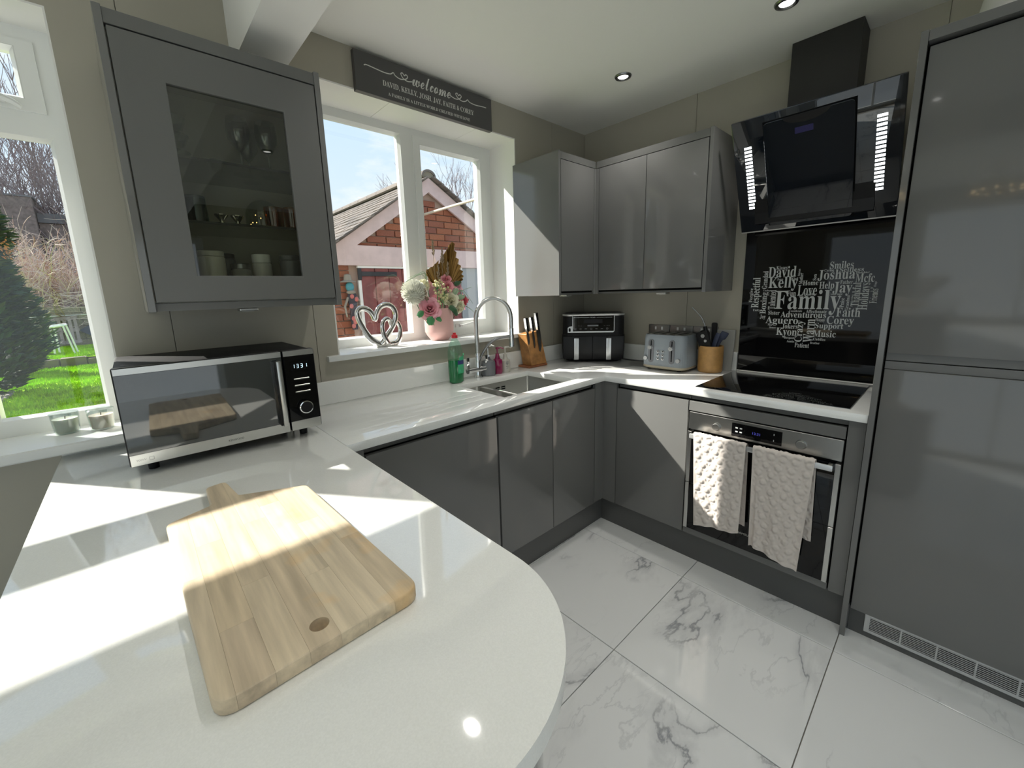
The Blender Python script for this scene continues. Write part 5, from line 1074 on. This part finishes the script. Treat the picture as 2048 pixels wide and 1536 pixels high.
for r in range(40):
    z = GZ+.005+.075*r; off = .1125 if r % 2 else 0
    for k in range(-1, 14):
        x = -1.2575+.225*k+off
        if x < -1.258: 
            if r % 2 and k == -1: x, me = -1.2575, half_me
            else: continue
        else: me = brick_me
        if off and me is brick_me and k == -1: continue
        xe = x+(.1025 if me is half_me else .215)
        if z+.065 > 1.93:
            if xe > 1.25 or max(0, 0) or z+.065 > min(roofz(x), roofz(xe))-.05: continue
            brick(me, x, z)
        elif z > .55 and z < 1.75 and x < -.75:
            if xe > -.742: me = half_me
            if x+.1025 <= -.742: brick(me, x, z)
def board(pts, d0, d1, name='gable_board'): P(t, name, B().prism(pts, XZ, d0, d1, 0), 'fascia', smooth=0)
board([(ax, az), (-1.36, roofz(-1.36)), (-1.36, roofz(-1.36)-.155), (ax, az-.155)], GY-.05, GY-.022); board([(ax, az), (ax, az-.165), (1.45, roofz(1.45)-.155), (1.45, roofz(1.45))], GY-.05, GY-.022)
P(t, 'tie_beam', B().box(-1.28, 1.45, GY-.047, GY-.002, 1.752, 1.962, .003, 1), 'fascia')
P(t, 'lintel_strip', B().box(-.735, .64, GY-.035, GY-.001, 1.728, 1.7515), 'conc', smooth=0)
dr = None
for k in range(8): 
    q = P(t, 'door_board', B().box(-.70+.165*k+.003, -.70+.165*(k+1)-.003, GY-.012, GY+.02, GZ+.02, 1.726, .004, 1), 'gdoor', smooth=0)
P(t, 'door_rail', B().box(-.70, .62, GY-.020, GY-.0125, 1.02, 1.13, .003, 1), 'gdoor', smooth=0)
P(t, 'door_frame', B().box(-.738, -.703, GY-.034, GY-.001, GZ+.01, 1.60, .003, 1), 'conc', smooth=0)
P(t, 'hinge', B().box(-.742, -.70, GY-.048, GY-.0345, 1.605, 1.725, .003, 1).box(-.70, -.28, GY-.034, GY-.021, 1.642, 1.69, .003, 1), 'iron', smooth=0)
P(t, 'reflection_slab', B().box(.63, 1.5, GY-.02, GY+.029, GZ+.01, 1.75, .003, 1), 'reflgrey', smooth=0)  # grey slab stands in for the reflection that greys the garage front here
# roof tiles
sl_l = math.hypot(1, LS); sl_r = math.hypot(1, RS)
tme = {}
def rtile(side):
    if side not in tme:
        bm1 = B().box(-.081, .081, -.0825+.001, .0825-.001, -.0, .014, .002, 1).bm
        for v in bm1.verts:
            if abs(v.co.x) < 2: pass
        me = bpy.data.meshes.new('roof_tile'); bmesh.ops.recalc_face_normals(bm1, faces=bm1.faces[:]); bm1.to_mesh(me); bm1.free(); me.materials.append(M['rooftile']); tme[side] = me
    return tme[side]
for side, slope, n, cols in ((-1, LS, 15, 18), (1, RS, 12, 3)):
    ang = math.atan(slope); dx = .122*math.cos(ang)
    for c in range(n):
        for k in range(cols):
            o = bpy.data.objects.new('roof_tile', rtile(0)); COL.objects.link(o); o.parent = t
            xx = ax+side*(.05+dx*(c+.5)); zz = az-.0-(abs(xx-ax))*slope+.022+R.uniform(-.002, .003)
            o.location = Vector((xx, GY-.035+.166*k+.0, zz))-ROOT[t.name]; o.rotation_euler = (R.uniform(-.01, .01), side*ang-side*.07, 0)
P(t, 'roof_deck', B().prism([(ax-1.6, roofz(ax-1.6)), (ax, az), (ax+1.3, roofz(ax+1.3)), (ax+1.3, roofz(ax+1.3)+.012), (ax, az+.012), (ax-1.6, roofz(ax-1.6)+.012)], XZ, GY-.045, GY+6), 'rooftile', smooth=0)
for k in range(13):
    bq = B(); arcp = [(ax+.095*math.cos(a*PI/10), az+.015+.075*math.sin(a*PI/10)) for a in range(11)]+[(ax+.08*math.cos(a*PI/10), az+.0+.065*math.sin(a*PI/10)) for a in range(10, -1, -1)]
    bq.prism(arcp, XZ, GY-.07+.3*k+.003, GY-.07+.3*(k+1)-.003); P(t, 'ridge_tile', bq, 'rooftile')
P(t, 'ridge_mortar', B().prism([(ax-.075, az+.0), (ax+.075, az+.0), (ax+.06, az+.05), (ax, az+.072), (ax-.06, az+.05)], XZ, GY-.055, GY-.02), 'stone')
TH('spanning_pole', 'cream pole spanning from the garage gable to the house wall', 'pole', B().cyl((.066, GY-.021, 2.333), (.035, .312, 2.318), .0135, None, 14), 'rod', (.05, 1.4, 2.32))
TH('overhead_wire', 'thin wire running from the garage roof to the bare tree on the right', 'wire', B().tube(smoothline([(1.08, 3.2, 2.63), (1.08, 3.2, 2.80), (2.6, 5.0, 3.28), (6.26, 9.5, 4.80)], 5), .006, 5), 'wire', (1.08, 3.2, 2.8))
# ornament on the garage wall
t = T('garden_figure', 'dark garden figure with a hat hung on the garage brickwork', 'garden ornament', (-.84, GY-.05, 1.3)); ox, oy = -.852, GY-.045
P(t, 'hat', B().lathe([(0, 1.665), (.035, 1.655), (.045, 1.60), (.085, 1.585), (.088, 1.578), (0, 1.578)], (ox-.005, oy, 0), 18, Matrix.Diagonal((1, .45, 1, 1))), 'straw')
P(t, 'head', B().sph((ox+.01, oy, 1.53), .045, 16, 10, (1, .6, 1.15)), 'teal')
P(t, 'scarf', B().sph((ox+.015, oy-.006, 1.475), .05, 14, 8, (1, .55, .45)), 'straw')
P(t, 'body', B().lathe([(0, 1.08), (.030, 1.08), (.042, 1.2), (.034, 1.29), (.055, 1.40), (.045, 1.46), (0, 1.47)], (ox+.025, oy, 0), 18, Matrix.Diagonal((1, .5, 1, 1))), 'char')
b = B()
for dx, zz in ((.0, 1.43), (.045, 1.40), (-.015, 1.33), (-.005, 1.2), (-.01, 1.12), (.01, 1.16)): b.sph((ox+.015+dx, oy-.022, zz), .02, 10, 7, (1.1, .5, 1.3))
P(t, 'coral_patches', b, 'coral')
P(t, 'arm', B().tube([(ox-.02, oy, 1.42), (ox-.065, oy-.01, 1.33), (ox-.055, oy-.015, 1.22)], [.014, .012, .008], 8), 'straw'); P(t, 'arm', B().tube([(ox+.06, oy, 1.43), (ox+.10, oy-.01, 1.38)], [.014, .01], 8), 'straw')

# --- lawn and terraces beyond the left window
LZ = GZ
def lawnmesh(x0, x1, y0, y1, zf, n, m):
    return B().grid(n, m, lambda u, v: Vector((x0+(x1-x0)*u, y0+(y1-y0)*v, zf(y0+(y1-y0)*v)+.015*mnoise.noise(Vector((u*30, v*40, 0))))))
def blades(b, x0, x1, y0, y1, zf, n, h0, seed):
    rr = random.Random(seed)
    for i in range(n):
        x, y = rr.uniform(x0, x1), y0+(y1-y0)*rr.random(); z = zf(y); a = rr.uniform(0, PI); w_ = .012; hh = h0*rr.uniform(.6, 1.3); lx, ly = rr.gauss(0, .02), rr.gauss(0, .02)
        p = [b.bm.verts.new(q) for q in ((x-w_*math.cos(a), y-w_*math.sin(a), z), (x+w_*math.cos(a), y+w_*math.sin(a), z), (x+lx, y+ly, z+hh))]; b.bm.faces.new(p)
    return b
o = finish('lawn', blades(lawnmesh(-9, -1.3, 3.0, 13.0, lambda y: LZ, 40, 50), -5.2, -2.6, 6.8, 13.0, lambda y: LZ, 15000, .055, 1), 'lawn', 30, recalc=False); o['label'] = 'bright green lawn below the stone edging'; o['category'] = 'lawn'; o['kind'] = 'stuff'
uz = lambda y: .10+.035*(y-13.2)
o = finish('lawn', blades(lawnmesh(-10, -1.0, 13.15, 16.4, uz, 40, 16), -5.4, -2.6, 13.2, 15.9, uz, 6000, .06, 2), 'lawn', 30, recalc=False); o['label'] = 'upper strip of lawn above the stone edging'; o['category'] = 'lawn'; o['kind'] = 'stuff'
t = T('stone_edging', 'low wall of rough brown stones across the lawn', 'low wall', (-4, 13.1, GZ)); x = -6.4; rr = random.Random(5)
while x < -1.6:
    w_ = rr.uniform(.28, .55); b = B().box(x, x+w_-.012, 13.0+rr.uniform(-.02, .02), 13.2, GZ-.02, .10+rr.uniform(-.03, .035), .025, 2)
    for v in b.bm.verts: v.co += Vector((rr.uniform(-1, 1), rr.uniform(-1, 1), rr.uniform(-1, 1)))*.012
    P(t, 'stone', b, 'stone', smooth=60); x += w_
t = T('sleeper_fence', 'horizontal weathered board fence at the end of the garden', 'fence', (-5, 16.5, .2))
for r in range(6):
    for k in range(4):
        x0_ = -8.2+1.8*k+(.9 if r % 2 else 0); P(t, 'board', B().box(x0_+.006, x0_+1.794, 16.5+R.uniform(-.01, .01), 16.58, .17+.205*r+.006, .17+.205*(r+1)-.006, .008, 1), 'fence', smooth=0)
# pallet, stool frame, panel, rail
t = T('pallet', 'grey wooden pallet leaning on the garden fence', 'pallet', (-4.07, 16.1, .24))
lean = lambda u, v, d: Vector((-4.34+u*.56+(.0 if 0 else -.10*(v-.5)*-1)*0+.12*(1-v)*0-(.03)*v, 16.02+.36*v+d, .26+.80*v+.05*u))
def lslat(u0, u1, v0, v1, d0, d1):
    b = B(); v = [b.bm.verts.new(lean(u, q, d)) for d in (d0, d1) for u, q in ((u0, v0), (u1, v0), (u1, v1), (u0, v1))]
    for q in ((0, 3, 2, 1), (4, 5, 6, 7), (0, 1, 5, 4), (1, 2, 6, 5), (2, 3, 7, 6), (3, 0, 4, 7)): b.bm.faces.new([v[i] for i in q])
    return b
for k in range(5): P(t, 'slat', lslat(.02+.205*k, .02+.205*k+.125, 0, 1, -.02, 0), 'pallet', smooth=0)
for v0 in (.0, .43, .88): P(t, 'bearer', lslat(0, 1, v0, v0+.12, .0005, .06), 'pallet', smooth=0)
t = T('white_frame_stool', 'white tubular stool frame standing on the upper lawn', 'stool', (-4.0, 14.2, .13))
sx0, sy0, zt = -4.05, 14.2, .90
top = [(sx0-.13, sy0-.12, zt-.02), (sx0+.10, sy0-.14, zt), (sx0+.14, sy0+.12, zt+.03), (sx0-.09, sy0+.13, zt+.01)]
P(t, 'seat_ring', B().tube(smoothline(top+[top[0]], 4)[:-1], .022, 8, closed=True), 'stool')
for p, q in ((top[0], (-.02, .0)), (top[1], (.10, -.03)), (top[2], (.10, .05)), (top[3], (0, .05))): P(t, 'leg', B().tube([p, (p[0]+q[0]*1.2, p[1]+q[1], .13)], .02, 8), 'stool')
TH('navy_panel', 'dark navy board tilted against the garden fence', 'board', B().prism([(-3.82, .66), (-3.42, .90), (-2.95, .62), (-3.38, .33)], lambda u, v, d: (u, 16.33+.15*(v-.3)+d, v), -.02, .02), 'tarp', (-3.4, 16.35, .33), smooth=0)
TH('white_rail', 'thin white pipe running along the garden fence', 'rail', B().tube([(-5.0, 16.46, 1.10), (-2.6, 16.46, 1.16)], .014, 8), 'stool', (-4, 16.46, 1.1))
TH('paving_slab', 'grey paving slab at the foot of the nearest conifer', 'paving', B().box(-5.4, -4.32, 7.4, 9.4, GZ-.01, GZ+.04, .01, 1), 'paving', (-4.8, 8.4, GZ))
# conifers
def conifer(label, x, y, hh, R0, seed, n, mat, mat2=None):
    rr = random.Random(seed); t = T('conifer', label, 'tree', (x, y, GZ)); b = B(); b2 = B()
    for i in range(n):
        k = rr.random()**.8; z = GZ+.1+hh*k; lump = .82+.3*mnoise.noise(Vector((k*6, i % 7, seed))); a = rr.uniform(0, 2*PI)
        Rz = R0*(1-k)**.55*(min(1, .55+k*4))*(.86+.26*mnoise.noise(Vector((math.cos(a)*1.6, math.sin(a)*1.6, z*1.1+seed))))
        r = Rz*math.sqrt(rr.uniform(.55, 1.02)); p = Vector((x+r*math.cos(a), y+r*math.sin(a), z)); d = Vector((math.cos(a), math.sin(a), rr.uniform(-.2, .9))).normalized()
        s = d.cross(Vector((rr.uniform(-1, 1), rr.uniform(-1, 1), 1))).normalized(); L = rr.uniform(.10, .20); q = b if rr.random() < .8 else b2
        vs_ = [q.bm.verts.new(w_) for w_ in (p-s*.028, p+s*.028, p+d*L*.6+s*.02, p+d*L, p+d*L*.6-s*.02)]; q.bm.faces.new(vs_)
    P(t, 'foliage', b, mat, kind='stuff', smooth=0)
    if len(b2.bm.verts): P(t, 'foliage_tips', b2, mat2 or mat, kind='stuff', smooth=0)
    P(t, 'trunk', B().cyl((x, y, GZ), (x, y, GZ+hh*.8), .10, .03, 8), 'bark'); return t
conifer('dark green conifer at the left edge of the left window', -4.86, 9.0, 5.4, 1.34, 1, 26000, 'fir', 'fir2')
conifer('low dark conifer bush beside the pallet', -4.62, 12.2, 1.5, .45, 3, 5000, 'fir', 'fir2')
conifer('tall conifer further left, seen only as a reflection', -8.6, 6.2, 5.0, 1.3, 4, 9000, 'fir', 'fir2')
b = B()
for i in range(60):
    p = Vector((-3.84+R.gauss(0, .05), 7.8+R.gauss(0, .06), 2.30+R.gauss(0, .07))); d_ = Vector((R.uniform(-1, 1), R.uniform(-1, 1), R.uniform(-1, 1))).normalized(); e_ = d_.orthogonal().normalized()
    b.bm.faces.new([b.bm.verts.new(q) for q in (p, p+d_*.03+e_*.012, p+d_*.055, p+d_*.03-e_*.012)])
TH('amber_foliage', 'small spray of orange leaves on the dark conifer', 'leaves', b, 'amberleaf', (-3.84, 7.8, 2.30), kind='stuff', smooth=0)
# bare shrubs behind the fence
def bare_shrub(label, x0, x1, y, z0, z1, n, mat, seed, r=.012):
    rr = random.Random(seed); t = T('bare_shrub', label, 'shrub', ((x0+x1)/2, y, z0)); b = B()
    for i in range(n):
        bx_ = rr.uniform(x0, x1); p = Vector((bx_, y+rr.gauss(0, .35), z0)); d = Vector((rr.gauss(0, .45), rr.gauss(0, .3), 1)).normalized(); L = (z1-z0)*rr.uniform(.3, 1.05); m = 7; pts = [p.copy()]
        for k in range(m):
            d = (d+Vector((rr.gauss(0, .28), rr.gauss(0, .28), rr.gauss(-.05, .12)))).normalized(); p = p+d*(L/m); pts.append(p.copy())
            if k > 1 and rr.random() < .75:
                e2 = (d+Vector((rr.gauss(0, .9), rr.gauss(0, .5), rr.gauss(0, .5)))).normalized(); b.tube([p, p+e2*.22, p+e2*.42+Vector((0, 0, rr.gauss(-.03, .08)))], [r*.5, r*.4, r*.22], 3, cap=False)
        b.tube(pts, [r*(1-.1*k) for k in range(len(pts))], 3, cap=False)
    P(t, 'twigs', b, mat, kind='stuff', smooth=0); return t
bare_shrub('pale bare tangled shrub behind the garden fence', -6.4, -2.9, 17.6, .4, 4.3, 800, 'twig', 1, .017); bare_shrub('brown bare tangled shrub behind the fence at the right', -4.7, -2.6, 18.4, .4, 4.0, 700, 'twigd', 2, .018)
# bare trees
def bare_tree(label, x, y, hh, seed, spread=.35, depth=6, r0=.12, z0=GZ, up=.25):
    rr = random.Random(seed); t = T('bare_tree', label, 'tree', (x, y, z0)); b = B(); tr = B()
    def grow(p, d, L, r, k):
        pts = [p.copy()]; q = p.copy(); dd = d.copy()
        for _ in range(3): dd = (dd+Vector((rr.gauss(0, .12), rr.gauss(0, .12), rr.gauss(.04, .08)))).normalized(); q = q+dd*L/3; pts.append(q.copy())
        (tr if k == 0 else b).tube(pts, [r, r*.92, r*.84, r*.76], 6 if k < 2 else 3, cap=False)
        if k < depth:
            for _ in range(2 if rr.random() < .6 else 3):
                e3 = (dd+Vector((rr.gauss(0, spread), rr.gauss(0, spread), up))).normalized(); grow(q, e3, L*rr.uniform(.68, .88), r*.62, k+1)
    grow(Vector((x, y, z0)), Vector((0, 0, 1)), hh*.24, r0, 0)
    P(t, 'trunk', tr, 'bark', smooth=60); P(t, 'branches', b, 'bark', kind='stuff', smooth=0); return t
def broom_tree(label, x, y, z1, w_, n, seed):
    rr = random.Random(seed); t = T('bare_tree', label, 'tree', (x, y, GZ)); P(t, 'trunk', B().cyl((x, y, GZ), (x, y, 3.2), .2, .13, 8), 'bark'); b = B()
    for i in range(n):
        d = Vector((rr.gauss(0, .32), rr.gauss(0, .25), 1)).normalized(); p = Vector((x+rr.gauss(0, .12), y+rr.gauss(0, .1), rr.uniform(2.2, 4.2))); L = (z1-p.z)*rr.uniform(.55, 1.0); pts = [p.copy()]; m = 8; r = rr.uniform(.020, .040)
        for k in range(m):
            d = (d+Vector((rr.gauss(0, .13), rr.gauss(0, .1), .05))).normalized(); p = p+d*L/m; pts.append(p.copy())
            for _ in range(2):
                e2 = (d+Vector((rr.gauss(0, .5), rr.gauss(0, .4), .15))).normalized(); l2 = L*rr.uniform(.12, .28); q = p+e2*l2*.5
                b.tube([p, q, q+(e2+Vector((rr.gauss(0, .2), 0, .2))).normalized()*l2*.5], [r*.5, r*.38, r*.2], 3, cap=False)
        b.tube(pts, [r*(1-.1*k) for k in range(len(pts))], 3, cap=False)
    P(t, 'branches', b, 'bark', kind='stuff', smooth=0)
broom_tree('tall bare tree beyond the garden, right of the conifer', -4.9, 27, 12.5, 2, 46, 3); broom_tree('slender bare tree beyond the garden, by the window edge', -3.5, 26, 11.5, 2, 38, 8); broom_tree('bare tree beyond the garden, behind the conifer top', -6.6, 28, 13, 2, 40, 11)
bare_tree('bare tree to the right of the garage roof', 6.75, 10, 6.6, 5, .36, 6, .07)
# far house
t = T('far_house', 'grey brick house with a dark roof beyond the bare shrubs', 'house', (-6, 25, 0))
P(t, 'wall', B().box(-12, -4.95, 25, 30, -.2, 5.95), 'farbrick', smooth=0); P(t, 'roof', B().prism([(-4.93, 5.0), (-2.5, 5.0), (-2.5, 5.40), (-4.93, 5.40)], XZ, 25.4, 31), 'farroof', smooth=0); P(t, 'wall', B().box(-4.93, -2.6, 25.5, 30, -.2, 4.98), 'farbrick', smooth=0)
P(t, 'coping', B().box(-12.05, -4.9, 24.95, 30, 5.955, 6.02), 'farroof', smooth=0)
